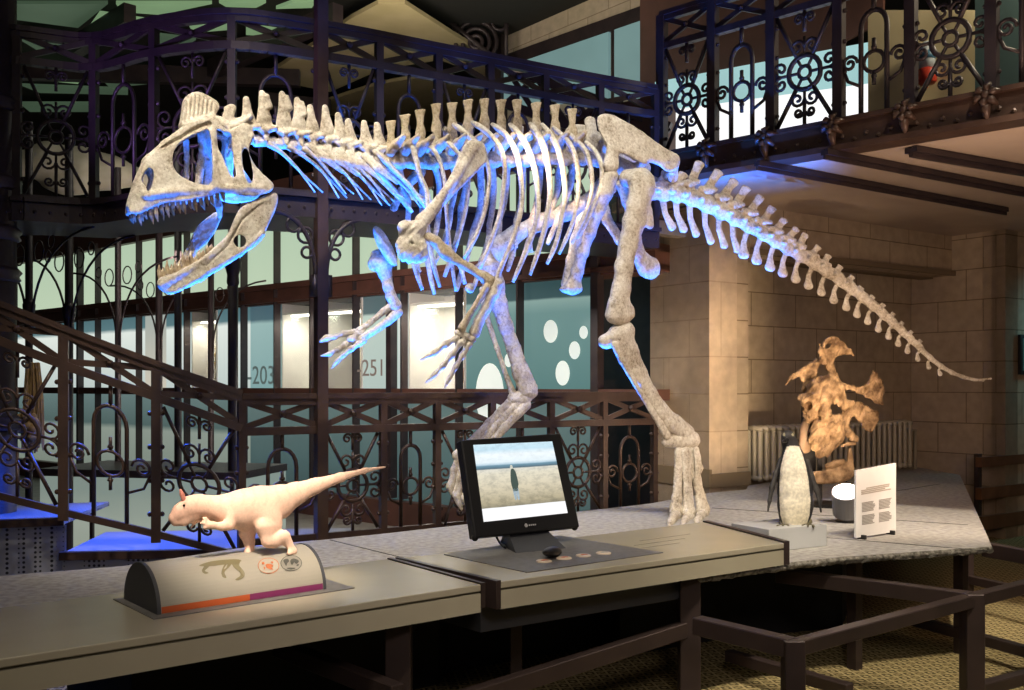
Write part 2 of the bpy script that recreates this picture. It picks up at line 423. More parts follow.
sk += chain([(146,195,10,4.5),(170,192,12,4.5),(200,190,14,4),(230,188,18,4.2),(262,188,19,4.5)], .8)          # cheek ridge
sk += chain([(212,131,13,3),(214,160,16,3.2),(217,186,17,4)], .9)+chain([(240,138,13,3),(243,165,18,3),(249,186,19,4)], .9)+chain([(172,168,11,2.6),(177,150,9,2.8),(196,136,8,2.8)], .8)
sk += chain([(140,209,3,4),(160,203,8,3.5)], .9)
sk += blob(238,140,0,9,12,9)+chain([(232,128,6,3.5),(243,132,12,3),(251,136,14,3)])
sk += chain([(228,132,1,3.5),(229,148,2,4),(226,165,3,4)])                                                        # braincase stem between the walls
sk += chain([(150,205,5,2.5),(200,196,6,3),(240,190,8,3.5)], 1.3)
cut = plate(nostril, wskull, 30, 0)+plate(antorb, wskull, 30, 0)+plate(orbit, wskull, 30, 0)+plate(temporal, wskull, 30, 0)+groove
skull = bone('skull', sk, k=2.6, vox=.8, cuts=cut, rough=.45, rs=.45, mirror=BODY.mirror)
bone('occiput', chain([(226,128,0,4),(227,116,1,4.2),(231,108,2,4.0)], .8)+plate([(224,107),(236,106),(235,118),(252,112),(250,120),(240,127),(228,130),(226,119)], lambda a, b: 2+0*np.asarray(a, float), 6, 1.5)+chain([(232,126,7,3.5),(240,124,9,3.2),(250,117,7,2.4)]), parent=skull, k=2.5, rough=.3)
bone('braincase', chain([(186,141,-5,3.5),(187,158,-6,2.6),(186,178,-7,3.4)])+chain([(201,134,-6,4.5),(203,150,-7,3.6),(200,168,-8,4),(199,182,-8,4)])+chain([(203,150,-7,3),(209,158,-8,3)]), parent=skull, k=3, rough=.5)
crest_poly = [(183,120),(183,110),(184,100),(189,94),(198,93),(207,97),(214,101),(218,107),(216,113),(210,119),(196,122),(188,126)]
cr = plate(crest_poly, lambda x, y: 0*np.asarray(x, float), 7, 2)+chain([(184,124,2,4),(198,121,3,5),(212,117,3,5)])
for i, x in enumerate(np.linspace(185, 214, 8)):
    yb = 121-.1*i; yt = np.interp(x, [183,190,200,215], [103,95,95,104])
    cr += chain([(x-1, yb, 4, 1.9),(x+1, yt+1, 3.6, 1.5)])
crest = bone('crest', cr, parent=skull, vox=.7, k=1.2, rough=.25, mirror=BODY.mirror)
# upper teeth
for i, x in enumerate(np.linspace(133, 222, 17)):
    y = np.interp(x, [130,146,175,206,222], [213,210,201,196,192]); ln = [10,14,9,13,15][i % 5]*(1 if x < 205 else .7)
    w = wskull(x, 205)-1
    t = chain([(x, y-2, w, 2.5),(x+1, y+ln*.45, w-.2, 2.2),(x+2.8, y+ln, w-.6, .6)], .8)
    bone('tooth', t, parent=skull, mat='tooth', vox=.6, k=.6, rough=0, mirror=None)
    if i % 2 == 0: bone('tooth', t, parent=skull, mat='tooth', vox=.7, k=.6, rough=0, mirror=BODY.mirror, only_mirror=True)
# lower jaw
def wjaw(x, y):
    x = np.asarray(x, float); return np.interp(x, [155,170,200,240,276], [2.5,5,11,16,18])+0*np.asarray(y, float)
jaw_poly = [(158,281),(163,276),(172,275),(186,268),(200,259),(214,248),(226,238),(233,222),(240,209),(250,202),(262,197),(274,193),(278,197),(276,208),(270,222),(263,236),(255,246),(245,251),(228,259),(212,269),(198,280),(186,288),(176,293),(166,293),(160,288)]
jw = plate(jaw_poly, wjaw, 4.5, 1.4)+chain([(164,284,2,7),(186,272,8,4),(214,254,12,3.6),(234,232,15,3.4),(243,212,16,3.2),(273,196,18,3.2)], .8)
jw += chain([(170,291,3,3.5),(200,278,10,3.5),(240,253,16,3.5),(262,234,18,3)], .8)
jaw = bone('lower_jaw', jw, k=2.2, vox=.8, cuts=blob(240,241,16,6,6.2,20)+chain([(206,266,wjaw(206,0)+2.6,1.0),(228,246,wjaw(228,0)+2.8,1.3),(243,219,wjaw(243,0)+2.8,1.4),(262,204,wjaw(262,0)+2.8,1.3)]), rough=.4, rs=.4)
# its far half shows inside the open mouth
fj = plate([(188,246),(192,236),(198,226),(208,217),(216,212),(222,214),(216,230),(206,244),(196,252),(180,272),(166,285),(162,280),(176,264)], lambda x, y: -np.interp(np.asarray(x, float), [155,170,200,240], [2,5,9,11])+0*y, 4.5, 1.3)
bone('jaw_half', fj+chain([(166,286,-3,5),(180,272,-6,4),(192,255,-8,3.5)], .8), parent=jaw, k=2, vox=.8)
for i, x in enumerate(np.linspace(160, 212, 14)):
    y = np.interp(x, [158,172,200,214], [278,275,260,249]); ln = [13,10,16,11][i % 4]*(1 if x < 195 else .65)
    w = wjaw(x, 0)-.8
    bone('tooth', chain([(x, y+1, w, 2.5),(x-1.0, y-ln*.5, w, 2.2),(x-1.0+.6*(i % 2), y-ln, w-.4, .6)], .8), parent=jaw, mat='tooth', vox=.6, k=.6, rough=0)
bone('palate_bone', chain([(216,193,3,2.5),(219,206,3,3.5),(220,216,2,2.4)]), parent=skull)

# backbone ----------------------------------------------------------------
tips = [(246,97),(262,91),(282,92),(297,98),(310,105),(325,106),(338,113),(348,119),(364,121),(377,123),(391,120),(405,114),(420,109),(436,103),(452,102),(468,99),(484,98),(501,99),(517,99),(536,102),(555,104),(572,108)]
cen_x = [240,262,300,340,370,400,430,460,500,540,580,600]; cen_y = [138,141,146,154,160,161,161,160,159,158,157,160]
NC = 10
for i, (x, y) in enumerate(tips):
    xb = x+(3 if i < NC else 1); yc = float(np.interp(xb, cen_x, cen_y)); r = 5.6 if i < 5 else (6.6 if i < NC else 7.6)
    hw = 8.2 if i < NC else 9.5
    p = chain([(xb-hw*.95, yc, 0, r*1.05),(xb, yc+.5, 0, r*.78),(xb+hw*.95, yc+1, 0, r*1.05)])
    if i < NC:                                      # neck: leaning spines, sturdy arches
        p += chain([(xb-1, yc-7, 0, 5.5),(x+2, (y+yc)/2+2, 0, 5.6),(x, y+2, 0, 2.8)], .7)+plate([(x-2,y+1),(x+2,y+1),(x+5,y+12),(x+11,yc-11),(x-6,yc-11),(x-3,y+14)], lambda a, b: 0*np.asarray(a, float), 5, 1.5)+chain([(xb-7, yc-13, 4, 2.4),(xb, yc-11, 4.5, 3.6),(xb+10, yc-13, 4.5, 3.4)])
        p += chain([(xb-7, yc-13, -4, 2.4),(xb, yc-11, -4.5, 3.6),(xb+9, yc-14, -4, 2.6)])
        p += chain([(xb, yc-8, 3, 3),(xb+2, yc-1, 9, 2.4)], 1)+chain([(xb, yc-8, -3, 3),(xb+2, yc-1, -9, 2.4)], 1)
        if 1 <= i <= 3: p += chain([(x+5, y+5, 2, 2.4),(x+8, y+16, 2, 3)])
    else:                                           # back: upright square-topped spines
        p += chain([(xb, yc-8, 0, 5),(xb, y+22, 0, 4.2)], .6)
        p += plate([(x-4.8,y+1),(x+4.8,y),(x+4.6,y+4),(x+3.4,y+14),(x+4.2,y+28),(x-4.6,y+28),(x-3.2,y+14),(x-4.8,y+5)], lambda a, b: 0*np.asarray(a, float), 4.0, 1.2)
        for s in (1, -1):
            p += chain([(xb-2, yc-9, 4*s, 5.5),(xb+5, yc-17, 14*s, 4.6),(xb+12, yc-25, 23*s, 2.6)], .8)
            p += chain([(xb-7, yc-15, 4*s, 2.4),(xb+7, yc-16, 4*s, 2.6)])
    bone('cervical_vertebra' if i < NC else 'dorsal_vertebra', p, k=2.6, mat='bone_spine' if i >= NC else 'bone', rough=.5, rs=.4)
# neck ribs: long thin splints trailing back
for i in range(1, 10):
    x = tips[i][0]+3; yc = float(np.interp(x, cen_x, cen_y)); L = 46+4*(i % 3)
    for s in (1, -1):
        mp = (lambda px, py, lat: BODY(px, py, lat))
        pts = spline([(x+2, yc+2, 9*s), (x+L*.35, yc+12, 11*s), (x+L*.7, yc+28+2*(i % 2), 10*s), (x+L+(8 if s < 0 else 0), yc+48-(6 if i > 6 else 0)+3*(i % 3), 8*s)], 14)
        W = BODY(pts[:, 0], pts[:, 1], pts[:, 2]*SC)
        m = MB(); m.tube(W, np.interp(np.linspace(0, 1, 14), [0, .25, 1], [.019, .013, .0045]), 6); m.build('cervical_rib', M['bone'], skel, True)
    if i >= 4:
        bone('cervical_rib_head', chain([(x-2, yc-3, 9, 4),(x+10, yc+8, 11, 4.5),(x+30, yc+24, 10, 1.6)], .5))
# ribs: traced for the near side, mirrored for the far side
ribs = [
 ([(373,150),(384,160),(396,172),(409,185),(418,197),(426,208)], .10, 3.2),
 ([(403,152),(410,143),(415,155),(420,175),(428,196),(427,222),(433,262),(440,287)], .13, 3.0),
 ([(420,148),(430,147),(438,157),(444,178),(446,203),(449,240),(453,272),(456,291)], .16, 2.9),
 ([(437,143),(448,143),(459,155),(467,172),(468,188),(465,213),(456,247)], .19, 3.1),
 ([(453,124),(468,135),(482,151),(489,172),(488,193),(484,214),(476,236),(464,258)], .23, 3.2),
 ([(472,122),(487,132),(500,147),(505,168),(503,192),(500,214),(492,238),(479,270)], .26, 3.3),
 ([(492,124),(508,137),(518,159),(522,192),(520,214),(512,241),(502,265),(494,285)], .28, 3.3),
 ([(510,124),(524,141),(534,166),(538,196),(536,223),(526,251),(513,282)], .29, 3.3),
 ([(530,123),(542,142),(548,166),(550,192),(547,215),(541,242),(530,275)], .29, 3.2),
 ([(542,124),(556,144),(563,170),(565,195),(562,217),(556,243),(547,264)], .28, 3.1),
 ([(553,127),(571,146),(578,170),(578,195),(575,214),(569,232),(559,254)], .26, 3.0),
 ([(567,132),(586,152),(592,177),(591,195),(586,212),(579,228),(572,243)], .23, 3.0),
 ([(585,142),(597,154),(602,170),(600,188),(594,205),(584,226),(577,238)], .20, 3.0)]
for i, (pp, bul, r) in enumerate(ribs):
    P = spline(pp, 26); t = np.linspace(0, 1, 26)
    lat = .05+(bul-.05)*np.interp(t, [0, .25, .6, 1], [0, .75, 1, .80])
    W = BODY(P[:, 0], P[:, 1], lat)
    s = np.mean(W[:, 1])/1000
    R = r*s*np.interp(t, [0, .04, .2, .5, .9, 1], [.8, 1.35, 1.25, 1.0, .95, .6])
    for far in (0, 1):
        Q = BODY.mirror(W) if far else W
        m = MB(); m.tube(Q, R, 8, flat=.7)
        m.build('rib', M['bone'], skel, True)
for pp in ([(458,262),(462,272),(465,284)], [(417,255),(418,268),(420,272)], [(515,240),(516,248)], [(529,228),(531,252)]):
    m = MB(); P = spline(pp, 6); m.tube(BODY(P[:, 0], P[:, 1], -.12), .015, 6); m.build('belly_rib', M['bone'], skel, True)
m = MB(); P = spline([(620,188),(574,213),(540,224),(522,232),(503,240)], 14)
# shoulder and arms --------------------------------------------------------
bone('scapula', plate([(465,143),(474,139),(483,143),(487,152),(486,162),(477,172),(463,186),(447,202),(434,218),(424,226),(416,222),(416,216),(428,207),(440,192),(452,172),(459,156)], lambda x, y: np.interp(np.asarray(x, float), [415,485], [42,34])+0*y, 7, 2.5)+chain([(476,146,38,4),(455,180,42,3.5),(424,220,43,7)], .6), k=2.5, rough=.5)
bone('coracoid', blob(411,246,42,15.5,17.5,7,15)+blob(405,227,43,8,7,6)+blob(420,226,43,8,8,6)+blob(421,252,42,7,10,5,-20), k=4, cuts=blob(412,243,48,1.6,1.6,12), rough=.6, rs=.3)
bone('coracoid', blob(385,246,-30,6.5,23,5,-28), k=3, cuts=chain([(376,231,-24,1.2),(392,258,-24,1.2)]))
bone('scapula', chain([(394,208,-34,4),(402,190,-34,4),(420,172,-34,6)], .5))
bone('humerus', chain([(378,256,-40,7),(383,262,-40,9.5),(385,273,-40,6.5),(388,287,-38,4.8),(391,296,-38,4.8),(396,306,-38,6.2)], .8)+blob(374,263,-38,6,8,4,10), k=3.5, rough=.5)
bone('ulna', chain([(398,312,-38,5),(388,321,-37,4.2),(372,332,-36,3.4),(362,338,-36,4)], .9))
bone('radius', chain([(391,306,-39,4),(384,311,-40,3.4),(371,322,-40,2.8),(359,331,-38,4)], .9))
bone('wrist_bones', blob(357,335,-37,5,4.5,4)+blob(352,339,-35,5,4,4)+blob(361,333,-38,4,4,4)+blob(363,340,-36,4,4,4), k=1.5, rough=.6)
def digit(pts, w, r0):
    prims = []
    for i in range(len(pts)-1):
        a = np.array(pts[i], float); b = np.array(pts[i+1], float); d = b-a; r = r0*(1-.13*i); last = i == len(pts)-2
        prims += chain([(*(a+.06*d), w, r*1.15),(*(a+.5*d), w, r*.75),(*(b-.06*d), w, r*(.35 if last else 1.1))], .9)
    return bone('finger', prims, k=.8, vox=.7, rough=.25)
digit([(355,332),(343,334),(335,337),(322,339)], -38, 3.2); bone('claw', chain([(336,337,-39,2.6),(327,338.5,-39,3.8),(321,341,-39,2)], .8))
digit([(355,339),(345,345),(337,350),(329,354),(320,356)], -36, 3.4)
digit([(360,343),(351,349),(343,355),(337,361),(331,369)], -33, 3.0)
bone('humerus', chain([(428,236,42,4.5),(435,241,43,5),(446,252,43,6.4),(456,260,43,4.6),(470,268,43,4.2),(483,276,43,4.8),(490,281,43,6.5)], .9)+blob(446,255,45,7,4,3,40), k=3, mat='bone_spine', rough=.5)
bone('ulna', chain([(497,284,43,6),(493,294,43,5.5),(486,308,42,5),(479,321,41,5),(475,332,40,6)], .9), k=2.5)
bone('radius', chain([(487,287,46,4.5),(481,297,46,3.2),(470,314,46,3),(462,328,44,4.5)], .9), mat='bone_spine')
bone('elbow_bone', blob(470,288,38,5,5,4), parent=skel)
bone('wrist_bones', blob(459,333,42,5,4,4)+blob(466,336,42,4.5,4,4)+blob(472,339,41,4.5,4,4)+blob(455,339,42,4,3.6,4)+blob(463,342,42,4,4,4), k=1.2, rough=.7)
digit([(457,338),(446,344),(434,353),(420,360)], 43, 3.4)
digit([(461,342),(452,355),(443,366),(434,375),(425,383)], 43, 3.3)
digit([(470,343),(462,356),(455,368),(449,379),(444,389)], 41, 3.3)
# pelvis ---------------------------------------------------------------------
bone('ilium', plate([(597,119),(602,114),(613,115),(625,121),(637,128),(652,139),(667,149),(679,156),(678,168),(668,172),(660,166),(652,159),(645,164),(634,158),(622,153),(611,149),(603,139),(598,128)], lambda x, y: 27+.12*(np.asarray(y, float)-140)+0*np.asarray(x, float), 8, 2.5)
     +chain([(640,155,30,6),(665,160,31,5)], .7)+chain([(612,150,30,6),(611,165,30,8)], .8)+chain([(674,162,28,4.5),(673,178,20,5)], .8), k=4, rough=.5, rs=.2)
bone('ilium', plate([(597,119),(602,114),(613,115),(625,121),(637,128),(652,139),(667,149),(679,156),(678,168),(668,172),(652,162),(634,158),(622,153),(611,149),(603,139),(598,128)], lambda x, y: 27+0*np.asarray(x, float), 7, 2.5), k=4, mirror=BODY.mirror, only_mirror=True)
bone('sacrum', chain([(588,157,0,8),(612,162,0,8.5),(640,176,0,8.5),(660,190,0,8.5)])+chain([(590,122,0,6),(592,146,0,6),(612,140,0,7),(640,155,0,7)], .5)+chain([(606,152,0,5),(608,142,26,4)])+chain([(640,168,0,5),(645,158,28,4)])+chain([(665,180,0,5),(672,172,26,4)]), k=4, rough=.7)
pub = chain([(611,176,28,8),(605,192,27,8),(598,210,24,6.5),(590,232,18,5.8),(583,252,12,5.5),(577,272,7,5.8),(573,286,4,8)], .9)
bone('pubis', pub+blob(571,289,3,11,5,7), k=4, rough=.5)
bone('pubis', chain([(596,205,-14,5),(584,222,-12,8),(576,240,-10,5.5),(571,260,-7,4.6),(567,284,-4,6)], .8), k=4, rough=.5)
bone('ischium', chain([(622,184,26,7),(628,200,24,6),(634,225,14,5.5),(637,252,7,7),(647,268,4,10)], .9)+blob(652,268,3,8,11,8), k=4, rough=.5)
bone('ischium', chain([(612,186,-20,6),(603,200,-20,5),(607,220,-16,5),(620,240,-10,5),(636,256,-3,5.5)], .9), k=3)
# legs -----------------------------------------------------------------------
bone('femur', chain([(628,178,30,9),(640,180,40,13)], 1)+chain([(643,186,44,13),(638,205,46,11.5),(634,222,46,11),(628,245,46,9.2),(624,268,46,9),(621,290,46,9.2),(619,306,46,11),(619,314,46,12)], .9)+chain([(646,212,44,7),(650,225,44,4)], .8)+blob(612,315,46,7,7,7)+blob(629,313,46,6,8,7), k=4, rough=.55, rs=.22)
bone('tibia', chain([(620,336,45,12.5),(628,352,45,10.5),(638,372,44,8.2),(650,394,43,7.2),(662,412,42,7.6),(674,424,42,9),(686,433,42,9)], .9)+blob(606,341,45,8,8,7,40)+blob(628,331,45,7,9,8), k=4, rough=.6, cuts=chain([(622,356,53,1.2),(640,384,52,1.6),(655,408,50,1)]))
bone('fibula', chain([(616,345,52,5),(622,360,52,3.6),(640,392,50,2.6),(660,424,47,3.4),(667,436,46,4.5)], .9))
bone('ankle_bone', chain([(668,441,42,7),(682,442,42,8.5),(692,438,42,7)], .9)+blob(693,441,46,7,7,4), k=3)
met = [(680,451,44,676,513),(686,452,46,689,515),(692,452,44,703,512)]
for j, (xa, ya, w, xb, yb) in enumerate(met):
    bone('metatarsal', chain([(xa, ya, w, 6),((xa*.6+xb*.4), ya+25, w+1, 4.4),((xa*.2+xb*.8), yb-14, w+2, 5),(xb, yb-2, w+3, 7.2)], .9), k=2.5, rough=.5)
    bone('toe', chain([(xb, yb+2, w+5, 6),(xb-3, yb+5, w+20, 4.5),(xb-5, yb+9, w+34, 4),(xb-7, yb+13, w+46, 2)], .9), k=1.5)
bone('metatarsal', chain([(696,450,50,3.5),(699,468,50,3.8),(696,484,50,2)], .8))
bone('femur', chain([(606,186,-32,11),(590,203,-36,9),(566,212,-40,8.5),(540,222,-40,8),(516,234,-40,8.5),(500,246,-40,11)], .9)+blob(499,251,-40,11,11,9)+blob(487,262,-40,9,9,7), k=4, rough=.6)
bone('tibia', chain([(489,268,-40,12),(494,285,-40,10),(499,305,-40,8),(506,327,-40,7),(514,350,-40,7),(521,372,-40,8.5),(528,389,-40,10)], .9)+blob(481,272,-40,7,8,6), k=4, rough=.6)
bone('fibula', chain([(484,290,-44,5),(486,315,-44,3.2),(497,348,-44,2.4),(507,378,-43,2.6),(514,396,-42,4)], .9))
bone('ankle_bone', chain([(514,398,-41,6.5),(524,397,-41,7.5),(532,392,-41,6)], .9), k=3)
for j, (xa, xb, dy) in enumerate([(511,458,-2),(518,465,2),(526,472,6)]):
    bone('metatarsal', chain([(xa, 403+dy*.3, -42+j, 5.5),(.6*xa+.4*xb, 424+dy*.5, -42+j, 4.3),(.25*xa+.75*xb, 444+dy, -42+j, 4.2),(xb, 457+dy, -42+j, 6)], .9), k=2.5, rough=.5)
for j, pts in enumerate([[(460,455),(455,470),(451,486),(455,499)], [(464,459),(461,476),(457,494),(462,511)], [(471,463),(470,482),(466,498),(470,509)]]):
    prims = []
    for a, b in zip(pts[:-1], pts[1:]):
        a = np.array(a, float); b = np.array(b, float); last = b[1] == pts[-1][1]
        prims += chain([(*(a+.07*(b-a)), -42+3*j, 5.2),(*((a+b)/2), -42+3*j, 3.6),(*(b-.07*(b-a)), -42+3*j, 1.2 if last else 4.8)], .9)
    bone('toe', prims, k=1.2, rough=.4)
# tail -------------------------------------------------------------------------
cau = [(657,192),(671,193),(685,195.5),(700,201),(715,208),(729,214.5),(743,222),(757,229.5),(770,237),(783,245),(795,252),(808,259.5),(821,267.5),(834,276),(846,285),(858,293.5),(868.5,302),(879,310.5),(889,319.5),(898.5,328),(907.5,336.5),(916.5,345),(926,354),(936,362.5),(946.5,369.5),(958,375),(969,378.5),(979,380),(987,379)]
stip = [(667,172),(684,173),(700,162),(719,171),(735,180),(747,187),(761,196),(773,207),(785,219),(797,228),(806,234),(819,246),(829,255),(841,266),(853,276),(862,287),(873,296),(884,304),(894,313),(903,322),(912,331),(921,340)]
for i, (x, y) in enumerate(cau):
    a = cau[max(i-1, 0)]; b = cau[min(i+1, len(cau)-1)]; d = np.array([b[0]-a[0], b[1]-a[1]], float); L = np.linalg.norm(d)/(1 if 0 < i < len(cau)-1 else .5)/2; d /= np.linalg.norm(d)
    r = float(np.interp(i, [0, 4, 10, 16, 22, 28], [10, 9.2, 7.4, 5.5, 3.3, 1.4]))
    p = chain([(x-d[0]*L*.46, y-d[1]*L*.46, 0, r),(x, y, 0, r*.72),(x+d[0]*L*.46, y+d[1]*L*.46, 0, r)])
    if i < len(stip):
        sx, sy = stip[i]; q = np.array([sx-x, sy-y], float); ql = np.linalg.norm(q); q /= ql; e = np.array([-q[1], q[0]])
        wd = float(np.interp(i, [0, 3, 10, 20], [5.5, 5.6, 4.2, 2.6])); c0 = np.array([x, y])
        if i != 2 or True:
            p += chain([(x, y, 0, r*.5),(*(c0+q*ql*.5), 0, wd*.8)], .6)
            p += plate([c0+q*ql*.42-e*wd*.6, c0+q*ql*.75-e*wd*.8, c0+q*ql-e*wd*.8, c0+q*ql+e*wd*.9, c0+q*ql*.75+e*wd*.75, c0+q*ql*.42+e*wd*.7], lambda a, b: 0*np.asarray(a, float), 3.4, 1)
        p += chain([(*(c0+q*ql*.34-d*L*.35), 3.5, wd*.55),(*(c0+q*ql*.36), 3, wd*.75),(*(c0+q*ql*.46+d*L*.42), 3.5, wd*.5)])
        for s in (1, -1): p += chain([(x, y-2, 3*s, r*.35),(x+d[0]*3, y-r*.3, (16-.6*i)*s, r*.3)], 1)
    v = bone('caudal_vertebra', p, mapper=TAIL, k=2.0 if i < 16 else 1.2, vox=.9 if i < 12 else .7, rough=.5 if i < 18 else .2, rs=.45)
    if 1 <= i <= 24:
        g = np.array([-d[1], d[0]]); g = np.array([g[0]*.3+.25*d[0], 1.0]) if i < 7 else np.array([-d[1]*.6+d[0]*.1, d[0]]); g /= np.linalg.norm(g)
        j0 = np.array([x-d[0]*L*.5, y-d[1]*L*.5])+np.array([-d[1], d[0]])*r*.8
        ln = float(np.interp(i, [1, 4, 7, 12, 18, 24], [27, 28, 22, 17, 11, 5])); cr_ = r*.33+.7
        c1 = j0+g*ln*.5+d*(-1.0 if i < 8 else -1); c2 = j0+g*ln+d*(3.5 if i < 7 else 1.5)
        bone('chevron', chain([(*j0, 0, cr_*.9),(*c1, 0, cr_*.75),(*c2, 0, cr_*(1.05 if i < 7 else 1.5)),(*(c2+d*(1 if i < 7 else 3*(1-i/30))), 0, cr_*(.8 if i < 7 else 1.2))], .6), mapper=TAIL, k=1, vox=.7, rough=.2)
# steel rod under the lifted foot
m = MB(); a = BODY(452, 500, -.25); b = BODY(445, 523, -.25); b[2] = SLAB_Z; m.tube([BODY(457, 478, -.25), b], .010, 6); m.build('support_rod', M['steel'], skel, True)
# ------------------------------------------------------------------ camera
cam = bpy.data.cameras.new('camera'); co = bpy.data.objects.new('camera', cam); COL.objects.link(co)
co.location = (0, 0, EYE); co.rotation_euler = (math.pi/2, 0, 0)
cam.sensor_width = 36; cam.lens = F*36/1024; cam.shift_y = (HY-345)/1024; cam.clip_start = .05; cam.clip_end = 300
scene.camera = co
def struct(o): o['kind'] = 'structure'; return o

# ------------------------------------------------------------------ floor
m, nt, b = nodes('patterned_carpet'); L = nt.links
tc = N(nt, 'ShaderNodeTexCoord'); mp = N(nt, 'ShaderNodeMapping'); mp.inputs['Rotation'].default_value = (0, 0, math.atan2(E1[1], E1[0])); mp.inputs['Scale'].default_value = (11, 11, 11)
L.new(tc.outputs['Object'], mp.inputs[0]); sp = N(nt, 'ShaderNodeSeparateXYZ'); L.new(mp.outputs[0], sp.inputs[0])
def mth(op, a, b_=None):
    n = N(nt, 'ShaderNodeMath', operation=op)
    for i, x in enumerate((a, b_)):
        if x is None: continue
        if isinstance(x, (int, float)): n.inputs[i].default_value = x
        else: L.new(x, n.inputs[i])
    return n.outputs[0]
def tri(x): return mth('ABSOLUTE', mth('SUBTRACT', mth('FRACT', x), .5))
fx, fy = tri(sp.outputs[0]), tri(sp.outputs[1])
dia = mth('ADD', fx, fy); box_ = mth('MAXIMUM', fx, fy)
d1 = mth('SUBTRACT', mth('ABSOLUTE', mth('SUBTRACT', dia, .5)), .10); d2 = mth('LESS_THAN', box_, .13); d3 = mth('GREATER_THAN', box_, .42)
nz = N(nt, 'ShaderNodeTexNoise'); nz.inputs['Scale'].default_value = 60; L.new(tc.outputs['Object'], nz.inputs['Vector'])
fac = mth('ADD', mth('MULTIPLY', mth('MAXIMUM', mth('MAXIMUM', mth('LESS_THAN', d1, 0.0), d2), mth('MULTIPLY', d3, .55)), .75), mth('MULTIPLY', nz.outputs['Fac'], .3))
L.new(ramp(nt, fac, [(.12, (.085, .068, .030)), (.4, (.20, .155, .07)), (.9, (.42, .34, .17))]), b.inputs['Base Color']); b.inputs['Roughness'].default_value = .95; b.inputs['Specular IOR Level'].default_value = .05
M['carpet'] = m
mb = MB(); mb.obox((0, 12, -.05), (14, 0, 0), (0, 14, 0), (0, 0, .05)); struct(mb.build('floor', M['carpet']))

# ------------------------------------------------------------------ stone side on the right
pc = plan(709, 8.75); pr = pc+E1*.5; pl = pc-N1*.75
pier = struct(uv_wall('wall_pier_front', pc, pr, 0, 3.2, .75, M['stone'], .05, voff=.13))
struct(uv_wall('wall_pier_side', pl, pc+N1*.004, 0, 3.2, .35, M['stone_plain'], .4, voff=.13))
lin0 = pr; lin1 = pr+E1*3.35
struct(uv_wall('wall_lintel', lin0+N1*.02, lin1, 2.79, 3.24, .34, M['stone'], .2, voff=-.10))
mb = MB(); mb.beam(V3(lin0+N1*.03, 2.81), V3(lin1+N1*.03, 2.81), .04, .05); mb.beam(V3(lin0+N1*.01-N1*.30, 2.80), V3(lin1-N1*.30, 2.80), .16, .05); struct(mb.build('trim_1', M['stone']))
cor = plan(911, 11.29)
struct(uv_wall('wall_niche', cor-E1*3.2, cor, 0, 3.3, .2, M['stone'], .1, voff=.13))
wr1 = cor+N1*1.09
struct(uv_wall('wall_right', cor, wr1, 0, 3.3, .25, M['stone'], .33, voff=.13))
struct(uv_wall('wall_right_return', wr1, wr1+E1*3.5, 0, 3.3, .25, M['stone'], .0, voff=.13))
mb = MB(); mb.beam(V3(pl+N1*.02, .78), V3(pc+N1*.02, .78), .03, .16); mb.beam(V3(pc+N1*.015, .76), V3(pr+N1*.015, .76), .03, .12); struct(mb.build('baseboard_pier', M['stone']))
# plaster ceiling of the aisle with dark ribs
q = [plan(640, 8.2), plan(1024, 6.15)+np.array([2.5, -1.2]), plan(1024, 6.15)+np.array([6, 5.0]), cor+E1*3, cor-E1*3.4]
br0 = plan(661, 8.0); br1 = plan(1024, 6.15); brd = (br1-br0)/np.linalg.norm(br1-br0); brn = np.array([brd[1], -brd[0]])
q = [br0-brd*.1-brn*.12, br1+brd*3-brn*.12, br1+brd*3+E1*4, cor+E1*3-N1*.5, cor-E1*4-N1*.5]
mb = MB(); mb.prism(q, 3.22, 3.30); struct(mb.build('ceiling_aisle', M['plaster']))
for i, (a, b2) in enumerate([((780,164,7.33),(1005,207,9.1)), ((848,153,6.98),(1024,188,8.22)), ((935,150,6.9),(1024,166,7.4))]):
    P0 = plan(a[0], a[2]); P1 = plan(b2[0], b2[2]); d = (P1-P0)/np.linalg.norm(P1-P0); w_ = (.05, .06, .10)[i]
    mb = MB(); s0 = P0-d*.25; s1 = P1+d*(.02 if i == 0 else 3)
    for s in (-1, 1): mb.beam(V3(s0, 3.205)+s*w_*.3*V3(np.array([d[1], -d[0]]), 0), V3(s1, 3.205)+s*w_*.3*V3(np.array([d[1], -d[0]]), 0), w_*.35, .02)
    mb.beam(V3(s0, 3.19), V3(s1, 3.19), w_, .03); mb.beam(V3(s0, 3.17), V3(s1, 3.17), w_*.3, .05)
    o = mb.build('ceiling_rib', M['iron_dark']); tag(o, ['slim dark iron rib of the aisle ceiling nearest the stone lintel', 'slim dark iron rib in the middle of the aisle ceiling', 'broad dark iron beam of the aisle ceiling nearest the footbridge'][i], 'ceiling rib', 'iron ribs under the aisle ceiling')

